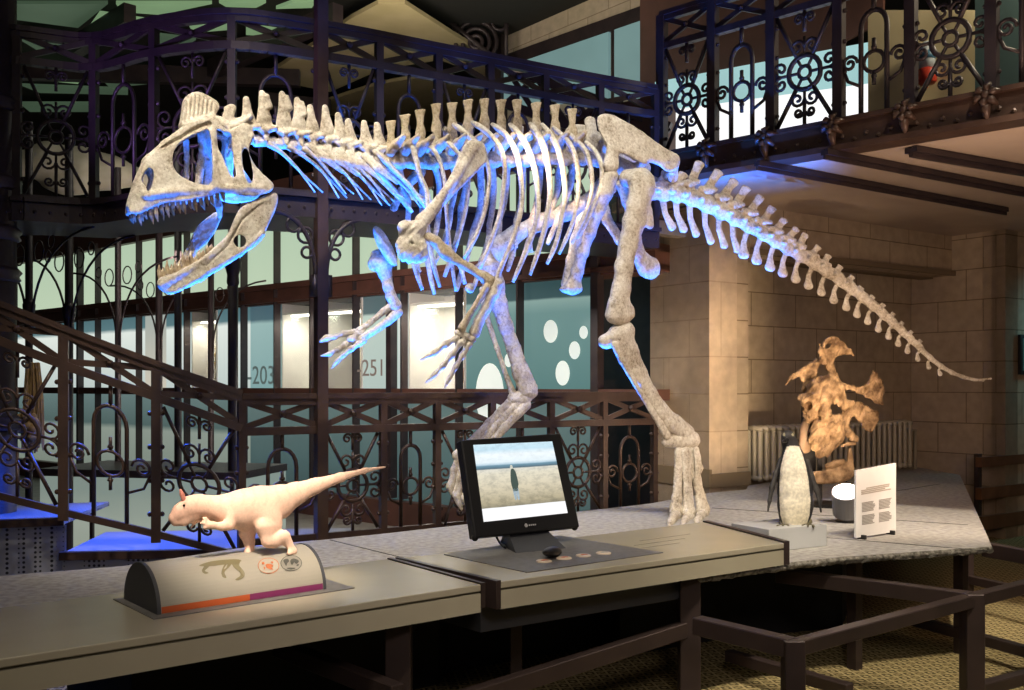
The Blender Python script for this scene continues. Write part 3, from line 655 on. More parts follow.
# ------------------------------------------------------------------ glazed facade on the far left
def fY(px): return 1/(.1111-.0000863*(650-px))
def FP(px, z, back=0.0):
    p = plan(px, fY(px)); return V3(p-fn*back, z)
fd = plan(650, fY(650))-plan(87, fY(87)); fd /= np.linalg.norm(fd); fn = np.array([fd[1], -fd[0]])
def fpane(x0, x1, z0, z1, back, name, mat, parent=None, th=.03):
    mb = MB(); mb.extrude([FP(x0, z0, back), FP(x1, z0, back), FP(x1, z1, back), FP(x0, z1, back)], V3(-fn*th, 0)); return mb.build(name, mat, parent)
def mat_pane(name, top, low, s, z0, z1, streak=.12):
    m, nt, b = nodes(name); L = nt.links
    g = N(nt, 'ShaderNodeTexCoord'); sp = N(nt, 'ShaderNodeSeparateXYZ'); L.new(g.outputs['Generated'], sp.inputs[0])
    nz = N(nt, 'ShaderNodeTexNoise'); nz.inputs['Scale'].default_value = 2.2; nz.inputs['Detail'].default_value = 3; L.new(g.outputs['Object'], nz.inputs['Vector'])
    ad = N(nt, 'ShaderNodeMath', operation='MULTIPLY_ADD'); L.new(nz.outputs['Fac'], ad.inputs[0]); ad.inputs[1].default_value = streak; L.new(sp.outputs[2], ad.inputs[2])
    c = ramp(nt, ad.outputs[0], low if isinstance(low, list) else [(.05, low), (1.0, top)])
    L.new(c, b.inputs['Emission Color']); b.inputs['Emission Strength'].default_value = s; b.inputs['Base Color'].default_value = (.03, .05, .05, 1); b.inputs['Roughness'].default_value = .12
    return m
# frosted, back-lit glass: the light from behind is put into the pane colours
M['pane_upper'] = mat_pane('lit_green_glass', (.62, .80, .58), (.70, .86, .62), .72, 0, 1)
M['pane_dim'] = mat_pane('lit_white_glass', None, [(.0, (.50, .58, .55)), (.80, (.74, .80, .74)), (.86, (.10, .19, .21)), (1, (.08, .16, .18))], 1.0, 0, 1, .03)
M['pane_teal'] = mat_pane('lit_teal_glass', None, [(.0, (.15, .31, .30)), (.72, (.25, .44, .42)), (.84, (.40, .60, .55)), (.86, (.07, .14, .15)), (1, (.05, .11, .12))], .60, 0, 1, .03)
M['pane_frost'] = mat_pane('lit_frosted_glass', None, [(.0, (.52, .62, .57)), (.80, (.58, .70, .62)), (.83, (.10, .15, .16)), (1, (.09, .13, .14))], .85, 0, 1, .03)
M['pane_frost_teal'] = mat_pane('lit_frosted_teal_glass', None, [(.0, (.25, .42, .42)), (.80, (.36, .54, .52)), (.85, (.08, .15, .18)), (1, (.07, .13, .16))], .85, 0, 1, .03)
M['pane_warm'] = mat_pane('lit_warm_glass', (.50, .55, .50), (.80, .74, .60), .75, 0, 1)
M['pane_low'] = mat_pane('low_teal_glass', None, [(.0, (.05, .085, .085)), (.5, (.10, .17, .17)), (1, (.16, .24, .23))], .62, 0, 1, .35)  # weak glow put into the lower glass, which is otherwise unlit
M['pane_low_pale'] = mat_pane('low_pale_glass', None, [(.0, (.30, .36, .30)), (.55, (.40, .47, .40)), (.62, (.12, .19, .18)), (1, (.20, .30, .29))], .62, 0, 1, .03)
m, nt, b = nodes('clear_glass'); b.inputs['Base Color'].default_value = (.85, .95, .92, 1); b.inputs['Roughness'].default_value = .03; b.inputs['Alpha'].default_value = .10; b.inputs['Specular IOR Level'].default_value = .5
tcg = N(nt, 'ShaderNodeTexCoord'); nzg = N(nt, 'ShaderNodeTexNoise'); nzg.inputs['Scale'].default_value = 1.5; nt.links.new(tcg.outputs['Object'], nzg.inputs['Vector']); nt.links.new(ramp(nt, nzg.outputs['Fac'], [(.3, (.75, .9, .86)), (.7, (.9, 1, .97))]), b.inputs['Base Color'])
M['glass'] = m
zS, zT, zU0, zU1 = 1.56, 2.63, 2.88, 3.75
mb = MB(); X0, X1 = 10, 655
for z0, z1, o in ((zT, zU0, .0), (zT+.02, zT+.07, .05), (zU0-.07, zU0, .06), (1.46, zS, .04), (zU1, 4.2, 0), (0, .30, .04)):
    mb.extrude([FP(X0, z0, -o), FP(X1, z0, -o), FP(X1, z1, -o), FP(X0, z1, -o)], V3(-fn*(.35+o), 0))
struct(mb.build('wall_back', M['red_brown']))
fpane(X0, X1, 0, 4.2, .75, 'wall_back_inner', M['iron_dark']); struct(bpy.data.objects['wall_back_inner'])
# mullions
mulls = [(80, 3.5), (98, .9), (139, .9), (187, 1.0), (244, 1.6), (277, 1.4), (313, 2), (356, 1.8), (391.5, 7), (404, 1.8), (459, 2.2), (520, 2.2), (597, 9)]
mb = MB(); 
for x, w in mulls:
    wd = w/1000*fY(x); p = FP(x, 0); mb.obox(p+np.array([0, 0, 2.08]), V3(fd*wd/2, 0), V3(-fn*.05, 0), (0, 0, 1.75))
struct(mb.build('trim_2', M['iron_dark']))
edges = [12, 29, 80, 98, 117, 139, 160, 187, 211, 244, 277, 313, 356, 391.5, 404, 459, 520, 592]
kinds = ['pane_dim', 'pane_dim', 'pane_dim', 'pane_dim', 'pane_dim', 'pane_warm', 'pane_dim', 'case', 'pane_dim', 'pane_frost_teal', 'case', 'case', 'pane_frost', 'pane_dim', 'case', 'pane_teal', 'pane_teal']
M['case_white'] = mat_plain('case_lining', (.72, .71, .66), .7); M['case_brown'] = mat_noise('brown_case_picture', (.22, .14, .085), (.36, .25, .17), 3, .7)
M['case_beige'] = mat_plain('beige_case_panel', (.60, .54, .42), .7)
M['strip'] = mat_emit('light_strip', (1.0, .95, .82), 6)
wn = 0
def spot_light(name, loc, aim, energy, color, size, blend=.6, radius=.05):
    l = bpy.data.lights.new(name, 'SPOT'); l.energy = energy; l.color = color; l.spot_size = math.radians(size); l.spot_blend = blend; l.shadow_soft_size = radius
    o = bpy.data.objects.new(name, l); COL.objects.link(o); o.location = loc
    o.rotation_euler = (Vector(aim)-Vector(loc)).to_track_quat('-Z', 'Y').to_euler(); return o
def area_light(name, loc, aim, energy, color, sx, sy):
    l = bpy.data.lights.new(name, 'AREA'); l.energy = energy; l.color = color; l.shape = 'RECTANGLE'; l.size = sx; l.size_y = sy
    o = bpy.data.objects.new(name, l); COL.objects.link(o); o.location = loc
    o.rotation_euler = (Vector(aim)-Vector(loc)).to_track_quat('-Z', 'Y').to_euler(); return o
for i, kd in enumerate(kinds):
    x0, x1 = edges[i], edges[i+1]; wn += 1
    if kd != 'case': struct(fpane(x0, x1, zS, zT, .10, f'window_{wn}', M[kd]))
    else:
        g = struct(fpane(x0, x1, zS, zT, .06, f'window_{wn}', M['glass'], th=.01))
        lin = MB()
        for (a, b3, z0, z1, b0, b1) in ((x0, x1, zS, zT, .62, .65), (x0, x1, zS-.02, zS, .08, .65), (x0, x1, zT-.14, zT-.12, .08, .65)):
            lin.extrude([FP(a, z0, b0), FP(b3, z0, b0), FP(b3, z1, b0), FP(a, z1, b0)], V3(-fn*(b1-b0), 0))
        for a in (x0, x1): lin.beam(FP(a, (zS+zT)/2, .08), FP(a, (zS+zT)/2, .65), .02, zT-zS)
        o = lin.build('display_case', M['case_white']); tag(o, {187: 'lit white showcase with a small yellowish skeleton behind glass', 277: 'lit white showcase just left of the tall iron column', 313: 'lit showcase with a beige panel right of the tall iron column', 404: 'lit showcase with a brown picture panel behind the near bony hand'}[x0], 'display case', 'lit showcases in the glazed wall')
        mb = MB(); mb.beam(FP(x0+3, zT-.15, .22), FP(x1-3, zT-.15, .22), .10, .02); mb.build('light_strip', M['strip'], o)
        if x0 == 404: mb = MB(); mb.extrude([FP(430, zS, .6), FP(456, zS, .6), FP(456, 2.44, .6), FP(430, 2.44, .6)], V3(fn*.02, 0)); mb.build('picture_panel', M['case_brown'], o)
        if x0 == 313: mb = MB(); mb.extrude([FP(330, zS, .6), FP(342, zS, .6), FP(342, 2.42, .6), FP(330, 2.42, .6)], V3(fn*.16, 0)); mb.build('side_panel', M['case_beige'], o)
        mid = FP((x0+x1)/2, zT-.2, .25); area_light('case_light', mid, mid+np.array([0, 0, -1]), 7.0*(x1-x0)/45, (1, .93, .78), .5, .3)
uppers = [12, 48, 80, 98, 117, 139, 160, 187, 211, 247, 277, 313, 356, 391, 459, 520, 592]
for a, b3 in zip(uppers[:-1], uppers[1:]):
    wn += 1; struct(fpane(a, b3, zU0, zU1, .10, f'window_{wn}', M['pane_upper']))
for a, b3 in zip(edges[:-1], edges[1:]):
    wn += 1; struct(fpane(a, b3, .30, 1.46, .10, f'window_{wn}', M['pane_low' if a > 230 else 'pane_low_pale']))
# lettering and dots on the glass
M['letter'] = mat_emit('grey_lettering', (.16, .22, .21), .5); M['letter_tan'] = mat_emit('tan_lettering', (.26, .21, .18), .5); M['dot'] = mat_emit('white_dot', (.80, .87, .80), .78)  # back light through letters and dots is put into their own emission
def text_on(name, body, origin, xdir, height, mat, depth=.002, up=(0, 0, 1), parent=None, align='LEFT'):
    cu = bpy.data.curves.new(name, 'FONT'); cu.body = body; cu.size = height/.70; cu.extrude = depth; cu.align_x = align
    cu.materials.append(mat); o = bpy.data.objects.new(name, cu); COL.objects.link(o)
    x = Vector(xdir).normalized(); u = Vector(up); z = x.cross(u).normalized(); y = z.cross(x)
    mt = Matrix((x, y, z)).transposed().to_4x4(); mt.translation = Vector(np.asarray(origin, float)); 
    if parent is not None:
        o.parent = parent; mt.translation = mt.translation-Vector(wloc(parent))
    o.matrix_local = mt
    bpy.context.view_layer.update()
    me = bpy.data.meshes.new_from_object(o.evaluated_get(bpy.context.evaluated_depsgraph_get())); o2 = bpy.data.objects.new(name, me); COL.objects.link(o2); o2.parent = o.parent; o2.matrix_local = mt
    bpy.data.objects.remove(o); o2.name = name
    return o2
for body, x, y, hpx, mt, lab in (('-203', 247.5, 384, 18, 'letter', 'grey numerals 203 with a dash on the frosted window left of the iron column'), ('-251', 357, 376, 16.5, 'letter_tan', 'tan numerals 251 with a dash on the pale frosted window')):
    z = EYE+(HY-y)/1000*fY(x); o = text_on('window_numerals', body, FP(x, z, -.005), V3(fd, 0), hpx/1000*fY(x), M[mt]); tag(o, lab, 'lettering')
for k, (x, y) in enumerate(((288, 362), (301, 362))):
    body = 'MUSEUM' if False else None
def ell(px, py, rx, ry):
    out = []
    for t in np.linspace(0, 2*math.pi, 28, endpoint=False):
        x = px+rx*math.cos(t); out.append(FP(x, EYE+(HY-(py+ry*math.sin(t)))/1000*fY(x), .09))
    return out
for (x, y, rx, ry), lab in zip([(545,331,7,11.5), (569,350,5.5,9), (557,373,7,12.5), (578,332,4.2,6.5), (503,360,4,7)], ['upper left white oval dot on the teal window', 'middle white oval dot on the teal window', 'lowest white oval dot on the teal window', 'small white oval dot at the upper right of the teal window', 'small white oval dot beside the raised shin']):
    mb = MB(); mb.extrude(ell(x, y, rx, ry), V3(fn*.004, 0)); tag(mb.build('window_dot', M['dot']), lab, 'window decal', 'white oval dots on the teal windows')
mb = MB(); mb.extrude([p for p in ell(484, 395, 14, 32)], V3(fn*.004, 0)); tag(mb.build('window_dot', M['dot']), 'largest white oval dot, low on the teal window behind the railing', 'window decal', 'white oval dots on the teal windows')
# small fossil in a showcase, orange specimen
mb = MB(); r = np.random.default_rng(3)
for i in range(7):
    x = 196+r.uniform(0, 9); y = 385-r.uniform(0, 6); pts = [FP(x, EYE+(HY-y)/1000*fY(x), .35), FP(x+r.uniform(-2, 2), EYE+(HY-y+22)/1000*fY(x), .35), FP(x+r.uniform(-3, 3), EYE+(HY-y+45-8*(i % 3))/1000*fY(x), .35)]
    mb.tube(spline(pts, 7), [.05, .03, .045, .03, .045, .03, .02], 6)
M['fossil_y'] = mat_noise('yellow_fossil', (.45, .30, .10), (.65, .48, .22), 9, .6)
tag(mb.build('small_skeleton', M['fossil_y'], smooth=True), 'small yellowish upright skeleton in the lit showcase', 'skeleton')
mb = MB(); 
for (x, y, rr) in ((441, 372, .05), (445, 365, .04), (437, 376, .05), (449, 377, .05)): mb.ball(FP(x, EYE+(HY-y)/1000*fY(x), .40), rr, 8, 6, (1, 1, 1.5))
tag(mb.build('specimen', mat_noise('orange_specimen', (.35, .10, .03), (.5, .2, .06), 8, .5), smooth=True), 'orange brown specimen at the foot of the brown picture panel', 'specimen')

# ------------------------------------------------------------------ cast iron: railings, columns, gallery
def spiral(c, r0, a0, turns, sgn, n=16):
    t = np.linspace(0, 1, n); r = r0*(1-.82*t); a = a0+sgn*turns*2*math.pi*t
    return np.stack([c[0]+r*np.cos(a), c[1]+r*np.sin(a)], 1)
def circ(c, r, n=18):
    t = np.linspace(0, 2*math.pi, n, endpoint=False); return np.stack([c[0]+r*np.cos(t), c[1]+r*np.sin(t)], 1)
def wheel_curves(w, h):
    c = np.array([w/2, .46*h]); r = min(.19*w, .13*h)*1.25; out = [(circ(c, r), True, 1.3), (circ(c, r*.38, 10), True, 1)]
    for k in range(6):
        a = k*math.pi/3; u = np.array([math.cos(a), math.sin(a)]); out.append((np.array([c+u*r*.38, c+u*r]), False, .8))
    for sx in (-1, 1):
        for sy, hy in ((1, h-.03), (-1, .03)):
            corner = np.array([w/2+sx*(w/2-.04), hy]); dv = corner-c; dv /= np.linalg.norm(dv); out.append((np.array([corner, c+dv*r]), False, 1.15))
    for k in range(4):
        a = k*math.pi/2; u = np.array([math.cos(a), math.sin(a)]); v = np.array([-u[1], u[0]]); base = c+u*r*1.05
        for s in (-1, 1):
            cc = base+u*r*.46+v*s*r*.46; out.append((spiral(cc, r*.46, math.atan2(-(v*s)[1], -(v*s)[0]), 1.3, s*1.0), False, .8))
        out.append((np.array([base, base+u*r*1.05]), False, .8))
    top = np.array([w/2, h-.11*h])
    for s in (-1, 1):
        out.append((spiral(top+np.array([s*.085*w, .02*h]), .075*w, math.pi if s > 0 else 0, 1.4, -s), False, .8)); out.append((spiral(np.array([w/2+s*.09*w, .13*h]), .07*w, math.pi if s > 0 else 0, 1.4, s), False, .8))
    out.append((np.array([[w/2, h-.02], [w/2, h-.20*h]]), False, 1)); out.append((np.array([[w/2, .02], [w/2, .24*h]]), False, 1))
    return out
def arch_curves(w, h):
    xl, xr = .32*w, .68*w; t = np.linspace(0, math.pi, 10); rr = (xr-xl)/2; top = .80*h
    path = [np.array([xl, .02])]+[np.array([w/2-rr*math.cos(a), top-rr+rr*1.25*math.sin(a)]) for a in t]+[np.array([xr, .02])]
    c = np.array([w/2, .42*h]); r = rr*.8
    out = [(np.array(path), False, 1.25), (np.array([[w/2, h-.01], [w/2, top+.2*rr]]), False, 1.2), (circ(c, r, 14), True, 1)]
    for s in (-1, 1):
        out.append((np.array([c+[0, s*r], c+[0, s*(r+.10*h)]]), False, 1.0)); out.append((np.array([c+[-.03*w, s*(r+.03*h)], c+[.03*w, s*(r+.03*h)]]), False, 1))
        x = w/2+s*.345*w
        out.append((spiral(np.array([x, .44*h]), .115*w, math.pi if s > 0 else 0, 1.5, -s, 18), False, .85))
        out.append((np.array([[x+s*.10*w, .42*h], [x+s*.02*w, .30*h], [w/2+s*rr, .24*h]]), False, .85))
    return out
def railing(label, posts, zb, z2, zt, types, mat, group=None, postw=.045, rad=.011, bottom=True, skip_post=()):
    """posts: plan points; zb/z2/zt: bottom of panels, lower and upper handrail heights at each post"""
    A = lambda z: [z]*len(posts) if np.isscalar(z) else z
    zb, z2, zt = A(zb), A(z2), A(zt)
    root = thing('iron_railing', label, 'railing', V3(np.mean(posts, 0), min(zb)-.08), group)
    def sp_pts(z): return spline(np.array([V3(p, zz) for p, zz in zip(posts, z)]), 5*(len(posts)-1)+1)
    def run(name, z, w, h, dz=0):
        P = sp_pts(z)+np.array([0, 0, dz]); mb = MB()
        for a, c in zip(P[:-1], P[1:]): mb.beam(a-(c-a)*.04, c+(c-a)*.04, w, h)
        return mb
    mb = run('', zt, .075, .035); mb2 = run('', zt, .05, .045, -.035); mb.v += mb2.v; mb.f += [[i+mb.n for i in f] for f in mb2.f]; mb.n += mb2.n
    mb.build('top_rail', M[mat], root)
    mb = run('', z2, .055, .05); P = sp_pts(z2)
    mb.build('middle_rail', M[mat], root)
    if bottom: run('', zb, .04, .04).build('bottom_rail', M[mat], root)
    for i, p in enumerate(posts):
        if i in skip_post: continue
        mb = MB(); d = posts[min(i+1, len(posts)-1)]-posts[max(i-1, 0)]
        mb.box(V3(p, (zb[i]-.06+zt[i])/2), (postw, postw, zt[i]-zb[i]+.04), d)
        for z in np.linspace(zb[i]+.12, z2[i]-.1, 4):
            for s in (-1, 1): mb.ball(V3(p+s*(postw/2+.008)*d/np.linalg.norm(d), z), .016, 6, 4)
        mb.build('post', M[mat], root)
    for i in range(len(posts)-1):
        p, q = posts[i], posts[i+1]; d = q-p; w = np.linalg.norm(d); h0 = z2[i]-zb[i]; h1 = z2[i+1]-zb[i+1]; h = (h0+h1)/2
        cv = wheel_curves(w, h) if types[i] == 'W' else arch_curves(w, h); mb = MB()
        for pts, closed, k in cv:
            t = np.clip(pts[:, 0]/w, 0, 1)[:, None]; xy = p+d*t; z = (zb[i]+(zb[i+1]-zb[i])*t[:, 0])+pts[:, 1]
            mb.tube(np.column_stack([xy, z]), rad*k, 5, closed)
        mb.build('wheel_panel' if types[i] == 'W' else 'arch_panel', M[mat], root, True)
        mb = MB(); s = .93
        for a, b3 in (((p, z2[i]+.02), (q, zt[i+1]-.03)), ((p, zt[i]-.03), (q, z2[i+1]+.02))): mb.beam(V3(*a), V3(*b3), .02, .038)
        ctr = V3((p+q)/2, (z2[i]+z2[i+1]+zt[i]+zt[i+1])/4); mb.ball(ctr+V3(np.array([d[1], -d[0]])/w*.015, 0), .022, 6, 4)
        mb.build('cross_brace', M[mat], root)
    return root
# railing behind the platform
r0 = plan(241, 6.2); r1 = plan(655, 8.0); rd = (r1-r0)/np.linalg.norm(r1-r0)
def on_line(px):
    u = (px-CX)/F; t = (u*r0[1]-r0[0])/(rd[0]-u*rd[1]); return r0+rd*t
posts = [on_line(x) for x in (241.5, 321, 383, 437, 492, 551, 604, 654)]
railing('brown iron railing of wheel and arch panels behind the stone platform', posts, .62, 1.31, 1.53, 'AWAWAWA', 'iron')
# stair banister, rising to the left
sb = [plan(x, y) for x, y in ((-30, 5.75), (63.5, 5.9), (156, 6.05), (241.5, 6.2))]
st_top = [EYE+(HY-y)/1000*p[1] for y, p in zip((292, 328, 363, 393), sb)]; st_mid = [EYE+(HY-y)/1000*p[1] for y, p in zip((329, 365, 397, 428), sb)]
st_bot = [EYE+(HY-y)/1000*p[1] for y, p in zip((488, 512, 534, 556), sb)]
railing('brown iron stair banister sloping down to the right on the left of the hall', sb, st_bot, st_mid, st_top, 'WAW', 'iron', postw=.055, skip_post=(3,))
# curved gallery balustrade
gp = [(-22,28),(17,27),(94,35),(154,19),(232,10.5),(318,22),(379,33),(438,45),(490,55),(545,66),(600,76.5),(655,86.5)]
gposts = [plan(x, 2362/(HY-y)) for x, y in gp]
railing('dark iron balustrade of the curved gallery above the skeleton', gposts, 2.84, 3.74, 3.95, 'WWAWAWAWAWA', 'iron_dark', postw=.05)
mb = MB(); P = spline(np.array([V3(p, 2.74) for p in gposts]), 60)
for a, c in zip(P[:-1], P[1:]): mb.beam(a, c+(c-a)*.05, .10, .12)
P2 = spline(np.array([V3(p, 2.82) for p in gposts]), 60)
for a, c in zip(P2[:-1], P2[1:]): mb.beam(a, c+(c-a)*.05, .16, .03)
for i, x in enumerate(P[::1]): mb.ball(x+np.array([0, -.055, .0]), .014, 5, 4)
tag(mb.build('gallery_girder', M['iron_dark']), 'dark riveted iron girder carrying the curved gallery', 'girder')
bk = [p+np.array([-.25, 1.0])*.75 for p in gposts]
mb = MB(); mb.prism([p for p in gposts]+bk[::-1], 2.70, 2.78); struct(mb.build('floor_gallery', M['iron_dark']))
# columns
def column(px, Y, rpx, z0, z1, label, capz=None, square=False, rings=()):
    p = plan(px, Y); r = rpx*Y/1000
    root = thing('iron_column', label, 'column', V3(p, z0), 'iron columns of the hall')
    mb = MB()
    if square: mb.box(V3(p, (z0+z1)/2), (2*r, 2*r, z1-z0), rd)
    else: mb.lathe(p, [(r*1.25, z0), (r*1.25, z0+.1), (r, z0+.14), (r, z1)], 18)
    mb.build('shaft', M['iron_dark' if not square else 'iron'], root, not square)
    for z in rings:
        mb = MB(); mb.lathe(p, [(r*1.02, z-.05), (r*1.16, z-.035), (r*1.08, z-.01), (r*1.2, z+.015), (r*1.02, z+.05)], 20); mb.build('ring', M['iron_dark'], root, True)
    if capz: 
        mb = MB(); mb.lathe(p, [(r, capz-.14), (r*1.25, capz-.11), (r*1.15, capz-.05), (r*1.6, capz+.02), (r*1.7, capz+.06), (r*1.2, capz+.10)], 16); mb.build('capital', M['iron_dark'], root, True)
    return root, p, r
cr_, cp, crr = column(321, posts[1][1]-.02, 5.6, 0, 6.2, 'slim brown iron column rising through gallery and railing', square=True)
for s in (-1, 1):                                  # scrolled spandrels under the gallery girder
    mb = MB(); t = np.linspace(0, 1, 14)
    q = np.array([V3(cp+rd*s*(crr+.30*k**2), 2.30+.40*math.sin(k*math.pi/2)) for k in t]); mb.tube(q, .016, 6)
    for c, rr in (((.07, 2.56), .05), ((.15, 2.62), .045), ((.06, 2.45), .035)):
        sp = circ(c, rr, 14); mb.tube(np.array([V3(cp+rd*s*(crr+a), z) for a, z in sp]), .010, 5, True)
    mb.box(V3(cp+rd*s*(crr+.012), 2.24), (.03, .07, .14), rd)
    mb.build('bracket', M['iron_dark'], cr_, True)
column(-13, 6.6, 27, 0, 6.2, 'thick dark fluted iron column at the left edge', rings=(1.35, 2.33, 2.60, 2.93, 3.45))
column(233, 8.2, 5.0, 0, 3.2, 'round iron column with capital under the open jaw', capz=2.55)
column(178, 8.6, 3.6, 0, 3.6, 'thin iron column left of the jaw tip', capz=None)
def spandrel(px, Y, side, root, p, r, rise=.75, run_=1.0):
    mb = MB(); d = fd*side; t = np.linspace(0, 1, 12)
    mb.tube(np.array([V3(p+d*(r+run_*k**2), 2.72-rise+rise*math.sin(k*math.pi/2)*.97) for k in t]), .010, 5)
    for cx_, cz, rr in ((.14, 2.60, .08), (.34, 2.66, .05)): mb.tube(np.array([V3(p+d*(r+a), z) for a, z in circ((cx_, cz), rr, 14)]), .006, 5, True)
    mb.build('bracket', M['iron_dark'], root, True)
for px, Y, rp, lab in ((29, 7.6, 3.6, 'thin iron column with leafy brackets beside the left edge column'), (69, 8.0, 4.0, 'second thin bracketed iron column in from the left edge'), (118, 9.2, 3.0, 'thin bracketed iron column in front of the green windows'), (159, 10.4, 3.4, 'thin iron column below the snout of the skeleton'), (211, 11.2, 3.0, 'thin iron column behind the lower jaw')):
    root, p, r = column(px, Y, rp, 0, 3.6, lab, capz=2.15 if px < 100 else None)
    for s in ((-1, 1) if px < 200 else (1,)): spandrel(px, Y, s, root, p, r)
# footbridge on the right
bz, bt = 3.44, 4.30
def on_bridge(px):
    u = (px-CX)/F; t = (u*br0[1]-br0[0])/(brd[0]-u*brd[1]); return br0+brd*t
bposts = [on_bridge(x) for x in (662, 713, 772, 839, 911, 992, 1090)]
railing('dark iron footbridge balustrade in front of the bright screens at upper right', bposts, bz, bt, bt+.26, 'WAWAWA', 'iron_dark', postw=.07, rad=.015)
root = thing('footbridge_girder', 'riveted iron girder edge of the footbridge at upper right', 'girder', V3((br0+br1)/2, 3.21))
mb = MB(); mb.beam(V3(br0-brd*.15, 3.33), V3(br1+brd*2.5, 3.33), .10, .20); mb.beam(V3(br0-brd*.15, 3.425), V3(br1+brd*2.5, 3.425), .18, .03); mb.beam(V3(br0-brd*.1, 3.235), V3(br1+brd*2.5, 3.235), .20, .04)
mb.build('web', M['iron'], root)
for k in range(44):
    mb = MB(); mb.ball(V3(br0+brd*(.10+k*.085)+brn*.052, 3.285+.03*(k % 2)), .018, 6, 4); mb.build('rivet', M['iron'], root)
for i, p in enumerate(bposts[1:]):
    mb = MB(); c = V3(p+brn*.09, 3.40)
    for k in range(6):
        a = k*math.pi/3+.3; e = V3(brd*math.cos(a)*.085, math.sin(a)*.085-.01)
        mb.tube(np.array([c, c+e*.6+V3(brn*.05, 0), c+e]), [.018, .026, .010], 6)
    mb.ball(c+V3(brn*.03, 0), .032, 8, 5); mb.tube(np.array([c+np.array([0, 0, -.02]), c+V3(brn*.03, -.09), c+V3(brn*-.01, -.16)]), [.03, .03, .012], 6)
    mb.build('bracket_flower', M['iron'], root, True)
mb = MB(); pts = [V3(br0+brd*(-.30+.55*t), 2.62+.62*math.sin(t*math.pi/2)) for t in np.linspace(0, 1, 10)]
for a, c in zip(pts[:-1], pts[1:]): mb.beam(a, c, .12, .07)
mb.extrude(pts+[V3(br0-brd*.32, 3.35)], V3(-brn*.05, 0)); mb.build('arched_foot', M['iron'], root)
mb = MB(); mb.prism([br0-brd*.3-brn*.05, br1+brd*2.5-brn*.05, br1+brd*2.5-brn*1.9, br0-brd*.3-brn*1.9], 3.31, 3.40); struct(mb.build('floor_footbridge', M['iron_dark']))
# lattice girder behind the gallery / bridge joint
root = thing('lattice_girder', 'dark iron lattice girder crossing above the hips of the skeleton', 'girder', at(600, 120, 9.0))
mb = MB(); a0, a1 = at(505, 66, 9.6), at(670, 128, 9.0); b0, b1 = at(505, 104, 9.6), at(670, 160, 9.0)
mb.beam(a0, a1, .08, .09); mb.beam(b0, b1, .08, .08); mb.build('chord', M['iron_dark'], root)
for k in range(5):
    f0, f1 = k/5, (k+1)/5; mb = MB(); mb.beam(a0+(a1-a0)*f0, b0+(b1-b0)*f1, .03, .05); mb.beam(b0+(b1-b0)*f0, a0+(a1-a0)*f1, .03, .05); mb.build('lattice', M['iron_dark'], root)
mb = MB(); c0, c1 = at(660, 20, 7.95), at(880, -25, 6.9); mb.beam(c0, c1, .05, .07); mb.beam(c0-np.array([0, 0, .22]), c1-np.array([0, 0, .22]), .05, .07)
for k in range(9): f0, f1 = k/9, (k+1)/9; mb.beam(c0+(c1-c0)*f0-np.array([0, 0, .22]), c0+(c1-c0)*f1, .02, .03); mb.beam(c0+(c1-c0)*f0, c0+(c1-c0)*f1-np.array([0, 0, .22]), .02, .03)
# lit screens behind the footbridge
M['screen_white'] = mat_emit('lit_screen_white', (1, 1, .97), 1.15); M['screen_teal'] = mat_emit('lit_screen_teal', (.42, .70, .70), .85); M['cream'] = mat_noise('cream_wall', (.62, .52, .30), (.70, .60, .37), 2, .8)
def bpanel(x0, x1, y0, y1, Y0, Y1, name, mat):
    mb = MB(); mb.extrude([at(x0, y1[0], Y0), at(x1, y1[1], Y1), at(x1, y0[1], Y1), at(x0, y0[0], Y0)], V3(-brn*.04, 0)); return mb.build(name, mat)
D0, D1 = 9.6, 8.0
wn += 1; struct(bpanel(655, 880, (112, 82), (175, 135), D0, D1, f'window_{wn}', M['screen_white']))
wn += 1; struct(bpanel(655, 880, (82, 40), (112, 82), D0, D1, f'window_{wn}', M['screen_teal']))
mb = MB(); mb.extrude([at(640, 150, D0+.3), at(883, 20, D1+.3), at(883, -20, D1+.3), at(640, -20, D0+.3)], V3(-brn*.04, 0)); struct(mb.build('wall_bridge', M['red_brown']))
mb = MB(); mb.extrude([at(868, 140, 7.95), at(1060, 140, 7.2), at(1060, 10, 7.2), at(868, 10, 7.95)], V3(-brn*.06, 0)); struct(mb.build('wall_cream', M['cream']))
mb = MB(); mb.extrude([at(975, 140, 7.4), at(1060, 130, 7.0), at(1060, -20, 7.0), at(975, -20, 7.4)], V3(-brn*.03, 0)); struct(mb.build('wall_teal', mat_plain('teal_wall', (.10, .17, .17), .6)))
root = thing('fire_extinguisher', 'blue and white canister with red base hung on the cream wall', 'extinguisher', at(928, 92, 7.6))
c = at(927, 80, 7.62)[:2]; z = lambda y: EYE+(HY-y)/1000*7.62
mb = MB(); mb.lathe(c, [(.055, z(84)), (.07, z(82)), (.07, z(70)), (.06, z(69))], 14); mb.build('base', mat_plain('red_paint', (.45, .04, .02), .4), root, True)
mb = MB(); mb.lathe(c, [(.06, z(69)), (.06, z(48)), (.03, z(42))], 14); mb.build('body', mat_plain('pale_blue_paint', (.55, .62, .68), .4), root, True)
mb = MB(); mb.lathe(c, [(.061, z(60)), (.061, z(52))], 14); mb.build('band', mat_plain('blue_band', (.06, .16, .26), .4), root, True)
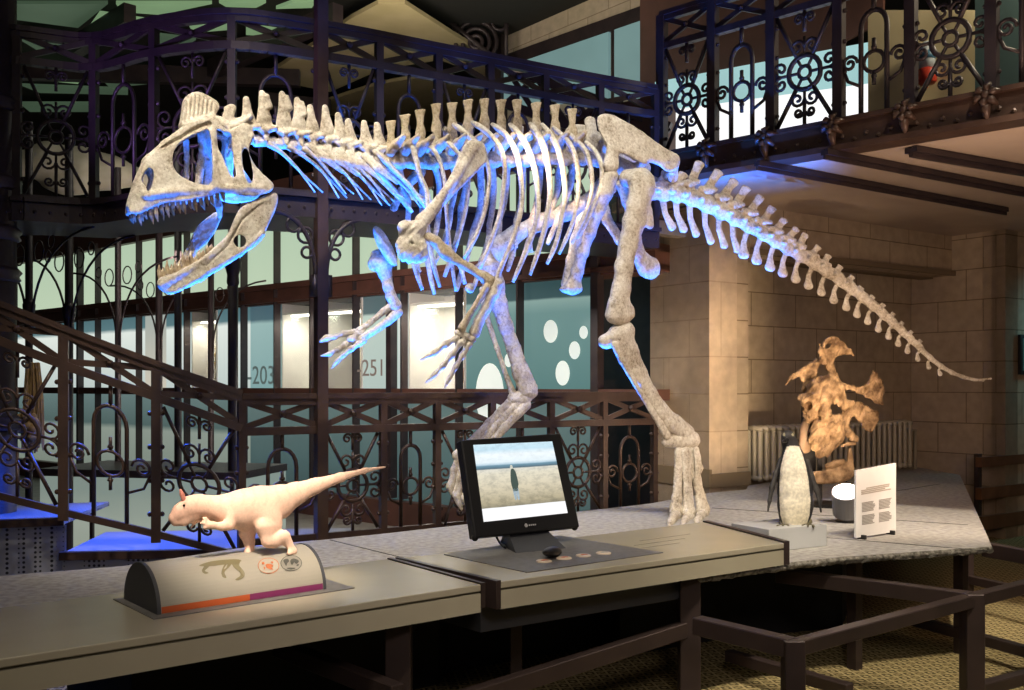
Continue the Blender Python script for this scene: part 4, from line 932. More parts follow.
# upper hall: stone wall, teal panel, beams and glazed roof
def slab_at(name, pts, th, mat): 
    mb = MB(); P = [at(*p) for p in pts]; n = np.cross(P[1]-P[0], P[2]-P[0]); n /= np.linalg.norm(n); n = n if n[1] > 0 else -n; mb.extrude(P, n*th); return mb.build(name, mat)
p0 = plan(497, 13.2); p1 = plan(690, 10.6)
struct(uv_wall('wall_upper', p0, p1, 3.6, 7.2, .25, M['stone_pale']))
def onw(px): 
    d = p1-p0; u = (px-CX)/F; t = (u*p0[1]-p0[0])/(d[0]-u*d[1]); return p0+d*t
def wq(x0, x1, ya0, ya1, yb0, yb1, off, name, mat):
    a, b3 = onw(x0), onw(x1); d = (p1-p0)/np.linalg.norm(p1-p0); n = np.array([d[1], -d[0]])
    zz = lambda y, p: EYE+(HY-y)/1000*p[1]
    mb = MB(); mb.extrude([V3(a+n*off, zz(yb0, a)), V3(b3+n*off, zz(yb1, b3)), V3(b3+n*off, zz(ya1, b3)), V3(a+n*off, zz(ya0, a))], V3(n*.04, 0)); return mb.build(name, mat)
wn += 1; struct(wq(500, 612, 60, 30, 110, 100, .02, f'window_{wn}', mat_emit('lit_teal_panel', (.16, .27, .27), .8)))
wn += 1; struct(wq(618, 664, 28, 12, 100, 100, .02, f'window_{wn}', mat_emit('lit_teal_panel_small', (.17, .28, .28), .8)))
mb = MB()
for (x0, y0, x1, y1) in ((498, 66, 670, 6),): mb.beam(V3(onw(x0), EYE+(HY-y0)/1000*onw(x0)[1])+V3(N1*.1, 0), V3(onw(x1), EYE+(HY-y1)/1000*onw(x1)[1])+V3(N1*.1, 0), .12, .16)
q_ = onw(614); mb.box(V3(q_+N1*.08, 4.6), (.14, .1, 2.4), p1-p0); q_ = onw(498); mb.box(V3(q_+N1*.1, 4.6), (.2, .2, 5.0), p1-p0)
struct(mb.build('trim_3', M['iron_dark']))
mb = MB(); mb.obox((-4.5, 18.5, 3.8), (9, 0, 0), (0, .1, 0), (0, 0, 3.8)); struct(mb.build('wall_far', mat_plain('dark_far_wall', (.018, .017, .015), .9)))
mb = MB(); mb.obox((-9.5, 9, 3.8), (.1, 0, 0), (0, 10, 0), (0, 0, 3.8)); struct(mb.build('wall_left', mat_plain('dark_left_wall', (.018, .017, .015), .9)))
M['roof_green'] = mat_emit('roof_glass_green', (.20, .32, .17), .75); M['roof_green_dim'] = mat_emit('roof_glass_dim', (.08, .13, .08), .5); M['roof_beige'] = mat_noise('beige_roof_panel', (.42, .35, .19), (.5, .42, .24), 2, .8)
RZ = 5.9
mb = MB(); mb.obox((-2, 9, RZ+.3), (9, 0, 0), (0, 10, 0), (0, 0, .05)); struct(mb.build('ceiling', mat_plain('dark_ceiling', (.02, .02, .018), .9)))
def rp(px, py): return on_z(px, py, RZ)
pan = [(((7,4),(108,4),(78,28),(17,20)), 0), (((116,4),(212,4),(160,15),(121,12)), 1), (((100,14),(146,21),(123,31),(90,28)), 1), (((186,20),(229,20),(229,30),(193,33)), 1), (((246,23),(279,30),(262,36),(246,35)), 1), (((292,3),(315,3),(312,8),(276,9)), 1), (((219,3),(266,3),(256,8),(226,7)), 1), (((18,72),(83,77),(78,84),(27,79)), 1), (((22,86),(128,90),(128,95),(40,93)), 0), (((100,78),(150,74),(150,84),(110,88)), 0), (((160,36),(196,40),(180,50),(150,46)), 0), (((20,40),(60,34),(90,44),(40,52)), 0), (((20,104),(94,104),(90,112),(30,112)), 0)]
wn0 = wn
for q4, br_ in pan:
    wn += 1; mb = MB(); mb.extrude([rp(*p) for p in q4], (0, 0, .04)); struct(mb.build(f'window_{wn}', M['roof_green' if br_ else 'roof_green_dim']))
for i, q4 in enumerate([((262,78),(318,42),(352,18),(378,4),(405,4),(452,34),(505,66),(505,84),(440,60),(380,70),(330,92)), ((300,110),(380,84),(440,74),(520,98),(540,118),(430,132))]):
    mb = MB(); mb.extrude([rp(*p) for p in q4], (0, 0, .05)); struct(mb.build(f'ceiling_panel', M['roof_beige']))
root = thing('roof_beam', 'dark iron roof beam crossing high above the gallery', 'beam', rp(300, 60))
mb = MB()
for (x0, y0, x1, y1) in ((75,38,130,3), (212,60,338,3), (20,62,300,70), (262,92,330,100)):
    mb.beam(rp(x0, y0)-np.array([0, 0, .12]), rp(x1, y1)-np.array([0, 0, .12]), .14, .22)
mb.build('beam_web', M['iron_dark'], root)
mb = MB(); c = at(476, 42, 12.6)
for rr in (.26, .17, .08): mb.tube(np.array([c+np.array([a, 0, b3]) for a, b3 in circ((0, 0), rr, 20)]), .03, 5, True)
for (dx, dz, rr) in ((-.38, .22, .12), (-.20, .36, .10), (-.5, .40, .09), (.30, .25, .10), (.05, .42, .12)): mb.tube(np.array([c+np.array([a+dx, 0, b3+dz]) for a, b3 in circ((0, 0), rr, 14)]), .025, 5, True)
mb.beam(c+np.array([-.8, 0, .62]), c+np.array([.35, 0, -.30]), .05, .06); mb.beam(c+np.array([-.8, 0, .62]), c+np.array([.4, 0, .62]), .05, .06); mb.beam(c+np.array([.38, 0, .62]), c+np.array([.38, 0, -.32]), .05, .06)
mb.build('scroll_bracket', M['iron_dark'], root, True)
# pale animal cast lying on the upper floor, seen through the gallery bars
mb = MB(); r = np.random.default_rng(5)
base = at(70, 188, 9.5)
carve('pale_cast', chain([(16,165,0,12),(45,160,0,17),(80,168,0,20),(110,172,0,16),(140,178,0,10)], 1)+blob(70,185,0,30,10,16), Side(plan(70, 10.0), (1, .1)), .0100, mat_noise('pale_cast', (.34, .32, .24), (.46, .44, .34), 4, .7), vox=2.0, k=8, rough=1.5, rs=.12)
tag(bpy.data.objects['pale_cast'], 'pale bulky cast lying on the gallery behind the balustrade at left', 'cast')

# stone floor of the hall behind the railing, low pale glazed case beyond the stairs
M['hall_floor'] = mat_noise('grey_hall_floor', (.22, .21, .18), (.30, .29, .25), 5, .5)
mb = MB(); mb.prism([r0-rd*6+np.array([-.2, .4]), r1+np.array([-.2, .4]), FP(655, 0, 0)[:2], FP(-60, 0, 0)[:2]], .004, .02); struct(mb.build('floor_hall', M['hall_floor']))
root = thing('low_showcase', 'long low pale glass showcase with a dark frame seen through the stair banister', 'showcase', V3(plan(150, 8.2), .02))
a_, c_ = plan(40, 8.4), plan(236, 8.0); dd = (c_-a_)/np.linalg.norm(c_-a_); nn_ = np.array([-dd[1], dd[0]])
mb = MB(); mb.prism([a_, c_, c_+nn_*.9, a_+nn_*.9], .08, .84); mb.build('case_glass', mat_pane('pale_case_glass', None, [(.0, (.40, .46, .38)), (.6, (.50, .56, .47)), (1, (.34, .42, .37))], .60, 0, 1, .3), root)
mb = MB(); mb.prism([a_-nn_*.03, c_-nn_*.03+dd*.03, c_+nn_*.93, a_+nn_*.93], .84, .90); mb.build('case_frame', M['iron_dark'], root)
for f in (.28, .62, .985):
    mb = MB(); q_ = a_+(c_-a_)*f; mb.box(V3(q_-nn_*.01, .45), (.03, .03, .80), dd); mb.build('case_post', M['iron_dark'], root)
mb = MB(); mb.prism([a_-nn_*.02, c_-nn_*.02, c_+nn_*.9, a_+nn_*.9], .02, .08); mb.build('case_plinth', M['wood'], root)
# bundle of straw-like fibres in the stair well
root = thing('straw_bundle', 'upright bundle of yellow straw behind the stair banister at far left', 'straw', at(30, 470, 6.9))
mb = MB(); r = np.random.default_rng(8)
for i in range(46):
    x = 20+r.uniform(0, 22); y0_ = 362+r.uniform(0, 8); mb.tube(spline([at(x*.6+14, y0_, 6.9+r.uniform(-.05, .05)), at(x*.9+5, 400, 6.9+r.uniform(-.08, .08)), at(x+r.uniform(-4, 4), 440+r.uniform(-8, 14), 6.9+r.uniform(-.1, .1))], 5), .007, 4)
M['straw'] = mat_noise('yellow_straw', (.30, .19, .07), (.52, .36, .16), 12, .7)
o = mb.build('stalks', M['straw'], root); o['kind'] = 'stuff'
mb = MB()
for i in range(26): mb.ball(at(16+r.uniform(0, 22), 415+r.uniform(0, 26), 6.78+r.uniform(-.05, .05)), r.uniform(.02, .04), 6, 4)
o = mb.build('seed_heads', M['straw'], root, True); o['kind'] = 'stuff'
# ------------------------------------------------------------------ platform of stone slabs
sl = [on_z(x, y, SLAB_Z)[:2] for x, y in ((-60, 582), (0, 576), (123, 566), (240, 548), (380, 534), (650, 503.5), (709, 493), (746, 489.5))]
pl_poly = sl+[pr-N1*.0, cor-E1*2.35-N1*(-.25), cor+N1*.03-E1*.05, on_z(960, 475, SLAB_Z)[:2], on_z(992, 546.5, SLAB_Z)[:2], on_z(845, 556.5, SLAB_Z)[:2], on_z(797, 561.5, SLAB_Z)[:2], on_z(702, 575.5, SLAB_Z)[:2]+[0, .02], on_z(690, 572, SLAB_Z)[:2]+[-.05, .25], on_z(501, 581.7, .8)[:2]+[-.20, .36], on_z(481, 584.5, .8)[:2]+[-.16, .18], on_z(-60, 668.4, .8)[:2]+[-.12, .15]]
root = thing('stone_platform', 'low platform of grey stone slabs under the skeleton', 'platform', V3(np.mean(pl_poly, 0), 0))
mb = MB(); mb.prism(pl_poly, SLAB_Z-.03, SLAB_Z); mb.build('slab_top', M['slab'], root)
# joints between the slabs
for a, c in (((712, 508), (968, 525)), ((770, 533), (988, 551)), ((330, 540), (420, 562)), ((890, 492), (940, 484))):
    mb = MB(); mb.beam(on_z(*a, SLAB_Z)+[0, 0, .0005], on_z(*c, SLAB_Z)+[0, 0, .0005], .008, .003); mb.build('slab_joint', M['black'], root)
fr = pl_poly[11:]
vs = []; fs = []; r = np.random.default_rng(11); pts = []
for a, c in zip(fr[:-1], fr[1:]):
    n = max(2, int(np.linalg.norm(c-a)/.022))
    for k in range(n): pts.append((a+(c-a)*k/n, np.array([(c-a)[1], -(c-a)[0]])/np.linalg.norm(c-a)))
rows = 5
for p, nr in pts:
    nn = nr if nr@(-p) > 0 else -nr
    for j in range(rows):
        f = j/(rows-1); off = .004+(.010*math.sin(f*math.pi)+r.uniform(-.006, .009))*(0 if j == 0 else 1); vs.append(V3(p+nn*off, SLAB_Z-.032*f-(r.uniform(0, .008) if j == rows-1 else 0)))
for i in range(len(pts)-1):
    for j in range(rows-1): fs.append((i*rows+j, i*rows+j+1, (i+1)*rows+j+1, (i+1)*rows+j))
mesh_obj('rough_edge', vs, fs, M['slab_edge'], root, True)
mb = MB(); inn = [p*.93+np.mean(pl_poly, 0)*.07 for p in pl_poly]; inn = [p+np.array([-.05, .25]) if i >= 12 else p for i, p in enumerate(inn)]
mb.prism(inn, SLAB_Z-.06, SLAB_Z-.03); mb.build('under_frame', M['black'], root)
dk = mat_plain('dark_plinth', (.014, .014, .014), .7)
ctr = np.mean(pl_poly, 0)
mb = MB(); back = [p*.86+ctr*.14 for p in pl_poly]; back = [p+np.array([-.25, .85]) if i >= 11 else p for i, p in enumerate(back)]; mb.prism(back, 0.0, SLAB_Z-.12); mb.build('dark_base', dk, root)
for x, y in ((970, 556), (862, 566)):
    p = on_z(x, y, SLAB_Z-.09)+np.array([0, .12, 0]); mb = MB(); mb.box((p[0], p[1], .30), (.06, .06, .60), E1); mb.build('leg', M['steel'], root)
# ------------------------------------------------------------------ desks
TZ = .80
def desk(label, corners, name='exhibit_desk'):
    """front-left, front-right, back-right, back-left plan points"""
    fl, fr_, brr, bl = [np.array(c) for c in corners]
    root = thing(name, label, 'exhibit desk', V3((fl+fr_)/2, 0)); n = (fl-bl)/np.linalg.norm(fl-bl); d = (fr_-fl)/np.linalg.norm(fr_-fl)
    mb = MB(); mb.prism([fl, fr_, brr, bl], TZ-.028, TZ); o = mb.build('desk_top', M['table'], root)
    bv = o.modifiers.new('bevel', 'BEVEL'); bv.width = .004; bv.segments = 2
    mb = MB(); mb.prism([fl-n*.012, fr_-n*.012, brr+n*.01, bl+n*.01], TZ-.036, TZ-.028); mb.build('shadow_gap', mat_plain('olive_gap', (.085, .075, .04), .6), root)
    mb = MB(); mb.prism([fl-n*.002, fr_-n*.002, fr_-n*.05, fl-n*.05], TZ-.112, TZ-.036); mb.build('front_fascia', M['table'], root)
    return root, d, n
FRl = on_z(481, 584.5, TZ)[:2]; BRl = on_z(387, 559, TZ)[:2]; FLl = on_z(0, 659, TZ)[:2]; dl = (FRl-FLl)/np.linalg.norm(FRl-FLl); FLl = FLl-dl*.9; nl = (FRl-BRl)
BLl = FLl-nl+dl*.0
dkl, d_, n_ = desk('long beige exhibit desk carrying the domed base of the dinosaur model', (FLl, FRl, BRl, BLl))
mb = MB(); mb.beam(V3(FRl+dl*.012, .755), V3(BRl+dl*.012, .755), .02, .10); mb.build('end_strip', M['steel'], dkl)
FLm = on_z(501, 581.7, TZ)[:2]; FRm = on_z(784, 543, TZ)[:2]; BLm = on_z(400, 558, TZ)[:2]; BRm = on_z(703, 522, TZ)[:2]
dkm, dm, nm = desk('beige exhibit desk in the middle carrying the computer monitor', (FLm, FRm, BRm, BLm))
mb = MB(); mb.beam(V3(FLm-dm*.012, .748), V3(BLm-dm*.012, .748), .025, .115); mb.build('end_strip', M['steel'], dkm)
mb = MB(); mb.beam(V3(FRm+dm*.02, .748), V3(BRm+dm*.02, .748), .035, .12); mb.build('end_strip', M['steel'], dkm)
# inset grey mat, box under the desk top
mat4 = [on_z(x, y, TZ) for x, y in ((444, 555), (527, 573), (663, 553), (560, 536))]
mb = MB(); mb.extrude([p+np.array([0, 0, .0005]) for p in mat4], (0, 0, .003)); mb.build('grey_mat', M['matgrey'], dkm)
mb = MB(); a = FLm+dm*.02-nm*.16; c = FLm+dm*1.28-nm*.16; mb.prism([a, c, c-nm*.5, a-nm*.5], TZ-.24, TZ-.112); mb.build('equipment_box', M['darkgrey'], dkm)
def engraved(x0, y0, x1, y1, parent, n=3):
    mb = MB(); 
    for k in range(n):
        f = k*4.5; a = on_z(x0-f*1.2, y0+f, TZ); c = on_z(x1-f*1.2, y1+f, TZ); 
        mb.beam(a+[0, 0, .001], c+[0, 0, .001], .006, .001)
    mb.build('engraved_text', mat_plain('engraved_grey', (.20, .17, .12), .6), parent)
engraved(640, 541, 690, 534, dkm, 3)
# desk frames: dark steel posts and rails
def frame_obj(label, parts):
    root = thing('steel_frame', label, 'steel frame', V3(np.array(parts[0][1][:2]), 0), 'steel frames under the desks')
    for nm_, a, c, w, h in parts:
        mb = MB(); mb.beam(a, c, w, h); o = mb.build(nm_, M['steel'], root); bv = o.modifiers.new('bevel', 'BEVEL'); bv.width = .004; bv.segments = 1
    return root
def pt(x, y, z): return on_z(x, y, z)
lp1 = at(690, 572, 5.02); lp1[2] = .69; 
pA = plan(689, 4.86); pB = plan(399, 3.95); pC = plan(516, 5.0); pD = plan(250, 4.0)
frame_obj('dark steel posts and rail carrying the middle desk', [('post', V3(pA, 0), V3(pA, .69), .10, .09), ('post', V3(pC, 0), V3(pC, .60), .06, .06), ('rail', V3(pB+np.array([.05, -.0]), .29), V3(pA, .42), .055, .075)])
frame_obj('dark steel post and rails carrying the long desk', [('post', V3(pB, 0), V3(pB, .69), .10, .09), ('rail', on_z(278, 647, .45), on_z(398, 694, .45), .06, .07), ('rail', V3(pB-dl*.1, .33), V3(pB-dl*1.4, .33), .05, .06)])
M['chrome'] = mat_plain('bright_bolt', (.6, .6, .6), .25, 1)
for px, py, Y in ((686, 595, 4.80), (686, 642, 4.80), (391, 642, 3.89)):
    pass
# low barrier in front of the platform
hz = .55
k0 = on_z(697, 625, hz); k1 = on_z(793, 648, hz); k2 = on_z(972, 600, hz); k3 = on_z(1060, 578, hz); k4 = on_z(778, 575, hz)
frame_obj('low dark steel barrier frame right of the middle desk, in front of the platform', [('rail', k0, k1, .07, .075), ('rail', k1, k2, .06, .06), ('rail', k2, k3, .06, .06), ('rail', k4, k2, .07, .075),
    ('post', V3(k1[:2], 0), V3(k1[:2], hz+.035), .08, .08), ('post', V3(k2[:2], 0), V3(k2[:2], hz+.035), .09, .09)])
frame_obj('lower dark steel rail frame resting just above the carpet', [('rail', on_z(728, 655, .12), on_z(850, 690, .12), .06, .06), ('rail', on_z(905, 618, .12), on_z(1050, 658, .12), .06, .06), ('rail', on_z(975, 690, .1), on_z(1060, 668, .1), .06, .06)])
frame_obj('dark steel barrier at the right edge just beyond the platform corner', [('rail', on_z(985, 549, .60), on_z(1060, 563, .60), .06, .085), ('post', V3(on_z(968, 610, .0)[:2], 0.0), V3(on_z(968, 610, 0.)[:2], .62), .06, .06), ('rail', V3(on_z(968, 610, 0.)[:2], .22), on_z(1060, 600, .22), .05, .06)])
for i, (y, z) in enumerate(((477, .98), (500, .78), (520, .60))):
    pass
bw0 = on_z(958, 476, .69)[:2]+np.array([.25, .1]); bw1 = bw0+E1*2.6
root = thing('wooden_barrier', 'barrier of three brown horizontal rails beside the right wall', 'barrier', V3(bw0, 0))
for z, h in ((.82, .10), (.50, .12), (.20, .14)):
    mb = MB(); mb.beam(V3(bw0, z), V3(bw1, z), .06, h); mb.build('rail', M['wood'], root)
for f in (.03, .98):
    mb = MB(); p = bw0+(bw1-bw0)*f; mb.box(V3(p-N1*.05, .45), (.06, .05, .90), E1); mb.build('post', M['steel'], root)

# ------------------------------------------------------------------ monitor
n3 = V3(N1, 0); e3 = V3(E1, 0)
BL = at(475, 538, 4.72); 
u_ = np.array([0, 0, 1.])*math.cos(.30)-n3*math.sin(.30); fwd = n3*math.cos(.30)+np.array([0, 0, 1.])*math.sin(.30)
def ray_plane(px, py):
    d = np.array([(px-CX)/F, 1, (HY-py)/F]); o = np.array([0, 0, EYE]); t = np.dot(BL-o, fwd)/np.dot(d, fwd); return o+d*t
TL, TR, BR = ray_plane(461, 440), ray_plane(560.5, 433), ray_plane(580, 527)
mon = thing('computer_monitor', 'black touchscreen monitor showing a figure in a dry field, on the middle desk', 'monitor', on_z(530, 549, TZ))
fu = lambda u, v: BL*(1-u)*(1-v)+BR*u*(1-v)+TL*(1-u)*v+TR*u*v
Wd = np.linalg.norm(BR-BL); Hd = np.linalg.norm(TL-BL)
mb = MB(); mb.extrude([fu(0, 0), fu(1, 0), fu(1, 1), fu(0, 1)], -fwd*.055); o = mb.build('housing', M['black'], mon); bv = o.modifiers.new('bevel', 'BEVEL'); bv.width = .008; bv.segments = 3
mb = MB(); mb.extrude([fu(.2, .2)-fwd*.055, fu(.8, .2)-fwd*.055, fu(.75, .75)-fwd*.055, fu(.25, .75)-fwd*.055], -fwd*.04); mb.build('rear_cover', M['black'], mon)
# screen picture (procedural): sky, shore line, dry grass, white strip
S = [ray_plane(x, y) for x, y in ((483.5, 522), (567.5, 513), (552, 441.5), (473, 445))]
m, nt, b = nodes('screen_picture'); L = nt.links
uvn = N(nt, 'ShaderNodeTexCoord'); sp = N(nt, 'ShaderNodeSeparateXYZ'); L.new(uvn.outputs['UV'], sp.inputs[0])
nz = N(nt, 'ShaderNodeTexNoise'); nz.inputs['Scale'].default_value = 9; nz.inputs['Detail'].default_value = 8; L.new(uvn.outputs['UV'], nz.inputs['Vector'])
mp = N(nt, 'ShaderNodeMapping'); mp.inputs['Scale'].default_value = (3, 4.5, 1); L.new(uvn.outputs['UV'], mp.inputs[0]); nz2 = N(nt, 'ShaderNodeTexNoise'); nz2.inputs['Scale'].default_value = 3.0; nz2.inputs['Detail'].default_value = 10; nz2.inputs['Roughness'].default_value = .72; L.new(mp.outputs[0], nz2.inputs['Vector'])
ma = N(nt, 'ShaderNodeMath', operation='MULTIPLY_ADD'); L.new(nz.outputs['Fac'], ma.inputs[0]); ma.inputs[1].default_value = .007; L.new(sp.outputs[1], ma.inputs[2])
rp_ = ramp(nt, ma.outputs[0], [(.0, (1, 1, 1)), (.168, (.97, .98, 1)), (.172, (.30, .27, .19)), (.24, (.46, .40, .27)), (.42, (.66, .59, .44)), (.60, (.75, .70, .56)), (.665, (.72, .70, .62)), (.675, (.10, .16, .20)), (.715, (.16, .30, .40)), (.73, (.50, .66, .76)), (.76, (.80, .90, .95)), (.86, (.88, .95, .98)), (.93, (.55, .76, .88)), (1, (.62, .82, .92))])
mx = N(nt, 'ShaderNodeMix', data_type='RGBA', blend_type='MULTIPLY'); L.new(ramp(nt, sp.outputs[1], [(.16, (0, 0, 0)), (.18, (.75, .75, .75)), (.66, (.55, .55, .55)), (.70, (.15, .15, .15)), (1, (.35, .35, .35))]), mx.inputs[0]); L.new(rp_, mx.inputs[6]); L.new(ramp(nt, nz2.outputs['Fac'], [(.38, (.62, .64, .66)), (.55, (1.1, 1.1, 1.08))]), mx.inputs[7])
L.new(mx.outputs[2], b.inputs['Emission Color']); b.inputs['Emission Strength'].default_value = 1.05; b.inputs['Base Color'].default_value = (.01, .01, .01, 1); b.inputs['Roughness'].default_value = .25
scr = mesh_obj('screen', [p+fwd*.002 for p in S], [(0, 1, 2, 3)], m, mon, uvs=[(0, 0), (1, 0), (1, 1), (0, 1)])
def onS(u, v, o): return S[0]*(1-u)*(1-v)+S[1]*u*(1-v)+S[3]*(1-u)*v+S[2]*u*v+fwd*o
figs = [((.38, .62), [(.388,.40),(.392,.36),(.42,.355),(.452,.36),(.458,.42),(.468,.44),(.466,.52),(.458,.61),(.436,.655),(.412,.655),(.396,.61),(.384,.52),(.382,.45)], (.06, .09, .08)), (None, [(.396,.25),(.416,.25),(.424,.38),(.39,.38)], (.32, .42, .50)), (None, [(.43,.25),(.452,.25),(.456,.38),(.428,.38)], (.34, .44, .52)), (None, [(.402,.655),(.428,.655),(.432,.69),(.418,.71),(.403,.69)], (.55, .58, .52))]
for i, (_, poly, c) in enumerate(figs):
    mb = MB(); mb.extrude([onS(u, v, .0025) for u, v in smooth_poly(poly, 2)], fwd*.0006); mb.build('figure_in_picture', mat_emit(f'screen_figure_{i}', c, .9), scr)
lg = mat_plain('grey_logo', (.35, .35, .36), .5)
c = ray_plane(526, 525.5)+fwd*.001; mb = MB(); mb.extrude([c+e3*.010*math.cos(t)+u_*.010*math.sin(t) for t in np.linspace(0, 2*math.pi, 14, endpoint=False)], fwd*.001)
for k in range(4): mb.extrude([c+e3*(.016+.012*k)+u_*.004, c+e3*(.024+.012*k)+u_*.004, c+e3*(.024+.012*k)-u_*.004, c+e3*(.016+.012*k)-u_*.004], fwd*.001)
mb.build('logo', lg, mon)
# foot of the monitor
foot = [on_z(x, y, TZ)+np.array([0, 0, .004]) for x, y in ((516, 554), (566, 549), (551, 540), (500, 545))]
mb = MB(); top = [fu(.36, .03)-fwd*.05, fu(.72, .03)-fwd*.05, fu(.72, .10)-fwd*.07, fu(.36, .10)-fwd*.07]
mb.add(foot+top, [(0, 1, 5, 4), (1, 2, 6, 5), (2, 3, 7, 6), (3, 0, 4, 7), (3, 2, 1, 0), (4, 5, 6, 7)]); mb.build('stand', M['darkgrey'], mon)
for u in (.02, .97):
    mb = MB(); mb.ball(fu(u, .01)-fwd*.02, .018, 8, 6); mb.build('corner_bumper', M['black'], mon)
mb = MB(); mb.tube(spline([fu(.2, .3)-fwd*.07, at(498, 540, 5.0), on_z(506, 548, TZ+.01), on_z(500, 541, TZ+.01)], 12), .006, 6); mb.build('cable', M['black'], mon, True)
MP = Side(plan(555, 4.62), E1)
o = carve('computer_mouse', blob(553,551.5,0,9,5,13)+blob(549,552.5,0,6,3.4,10), MP, .0046, M['black'], vox=.7, k=3); tag(o, 'black computer mouse lying in front of the monitor stand', 'computer mouse')
pb = mat_plain('pad_cream', (.62, .52, .40), .5); prd = mat_plain('pad_red', (.50, .13, .06), .5); pgr = mat_plain('pad_grey', (.35, .36, .34), .5)
for i, (x, y) in enumerate(((544, 561.5), (564, 558.5), (583.5, 556), (603.5, 553.5))):
    c = on_z(x, y, TZ+.004); root = thing('button_disc', ['round cream button with red mark, nearest the mouse', 'second round button from the mouse, pale with a rusty mark', 'third round button from the mouse, cream with an orange mark', 'round button with dark mark farthest from the mouse'][i], 'button', c, 'row of round buttons on the grey mat')
    mb = MB(); mb.lathe(c[:2], [(.036, c[2]-.0005), (.036, c[2]+.004), (.033, c[2]+.006)], 24); mb.build('disc', pb, root)
    mb = MB(); mb.extrude([c+e3*a+n3*b3+[0, 0, .0063] for a, b3 in smooth_poly([(-.018, .0), (-.008, .012), (.004, .005), (.016, .012), (.019, -.004), (.006, -.012), (-.008, -.008)], 3)], (0, 0, .001)); mb.build('mark', (prd, prd, prd, pgr)[i], root)

# ------------------------------------------------------------------ domed base with the small dinosaur model
fL = on_z(157, 616, TZ)[:2]; fR = on_z(326, 590, TZ)[:2]; bL = on_z(124, 600, TZ)[:2]; de = (fR-fL)/np.linalg.norm(fR-fL); LL = np.linalg.norm(fR-fL); dn = bL-fL; Wn = np.linalg.norm(dn); dn /= Wn; ce = fL+dn*Wn/2
dome = thing('domed_base', 'beige half-round plinth with printed stripes under the dinosaur model', 'plinth', V3(ce+de*LL/2, TZ))
def dpt(s, a, off=0.0): return V3(ce+de*s-dn*(Wn/2+off)*math.cos(a), TZ+.004+(.155+off)*math.sin(a))
ang = np.linspace(0, math.pi, 33)
def dstrip(name, s0, s1, a0, a1, off, mat, n=20, ns=1):
    A = np.linspace(a0, a1, n+1); Sx = np.linspace(s0, s1, ns+1)
    vs = [dpt(s, a, off) for s in Sx for a in A]; fs = [(i*(n+1)+k, (i+1)*(n+1)+k, (i+1)*(n+1)+k+1, i*(n+1)+k+1) for i in range(ns) for k in range(n)]
    return mesh_obj(name, vs, fs, mat, dome, True)
M['dome'] = mat_noise('dome_paint', (.28, .265, .215), (.31, .29, .24), 3, .4)
mb = MB(); n = len(ang); vs = [dpt(.012, a) for a in ang]+[dpt(LL-.012, a) for a in ang]
mb.add(vs, [(k, n+k, n+k+1, k+1) for k in range(n-1)]+[tuple(range(n-1, -1, -1)), tuple(range(n, 2*n))]); o = mb.build('dome_shell', M['dome'], dome)
for s, th in ((0, .014), (LL-.012, .012)):
    mb = MB(); mb.extrude([dpt(s, a, .003) for a in ang], V3(de*th, 0)); mb.build('end_cap', M['darkgrey'], dome)
dstrip('orange_stripe', .016, LL*.52, .01, .155, .0015, mat_plain('orange_red_print', (.42, .085, .022), .45), 4)
dstrip('purple_stripe', LL*.52, LL-.014, .01, .155, .0015, mat_plain('purple_print', (.16, .022, .085), .45), 4)
mb = MB(); mb.prism([fL-de*.03-dn*.05, fR+de*.10-dn*.05, fR+de*.10+dn*(Wn+.03), fL-de*.03+dn*(Wn+.03)], TZ+.0005, TZ+.004); mb.build('foot_plate', M['matgrey'], dome)
def dome_print(name, px_poly, mat, off=.002, parent=dome, sub=3):
    """project an outline onto the curved shell"""
    out = []
    for x, y in smooth_poly(px_poly, sub):
        best = None; d = np.array([(x-CX)/F, 1, (HY-y)/F])
        for Y in np.linspace(3.2, 4.3, 900):
            P = np.array([0, 0, EYE])+d*Y; r_ = (P[:2]-ce)@(-dn)/(Wn/2+off); q2 = (P[2]-TZ-.004)/(.155+off)
            if q2 >= 0 and r_*r_+q2*q2 <= 1: best = P; break
        if best is None: continue
        a = math.atan2((best[2]-TZ-.004)/.155, (best[:2]-ce)@(-dn)/(Wn/2)); out.append((float((best[:2]-ce)@de), a))
    if len(out) < 3: return
    mb = MB(); mb.add([dpt(s, a, off) for s, a in out], [tuple(range(len(out)))]); return mb.build(name, mat, parent)
# printed figures: legs of a running dinosaur, two round maps
olive = mat_plain('olive_print', (.16, .14, .075), .5)
for poly in ([(200,566),(208,562.5),(220,560.5),(236,559.5),(243,561),(236,564),(224,565),(212,566.5)], [(207,563),(212,564),(209,568),(206,571),(210,573),(206,574),(203,571),(205,567)], [(228,562),(235,561),(231,567),(226,572),(228,578),(224,577),(223,571)], [(232,560.5),(241,561),(241,566),(246,572),(246,577),(240,580.5),(237,579.5),(242,576),(241,572),(235,567)]):
    dome_print('printed_dinosaur', poly, olive, parent=dome)
def dcirc(x, y, r, rr=None, n=18): return [(x+r*math.cos(t), y+(rr or r*.72)*math.sin(t)) for t in np.linspace(0, 2*math.pi, n, endpoint=False)]
ink = mat_plain('dark_print', (.06, .06, .05), .5); rust = mat_plain('rust_print', (.42, .13, .05), .5); pale = mat_plain('pale_print', (.33, .305, .245), .5); grp = mat_plain('grey_print', (.21, .20, .165), .5)
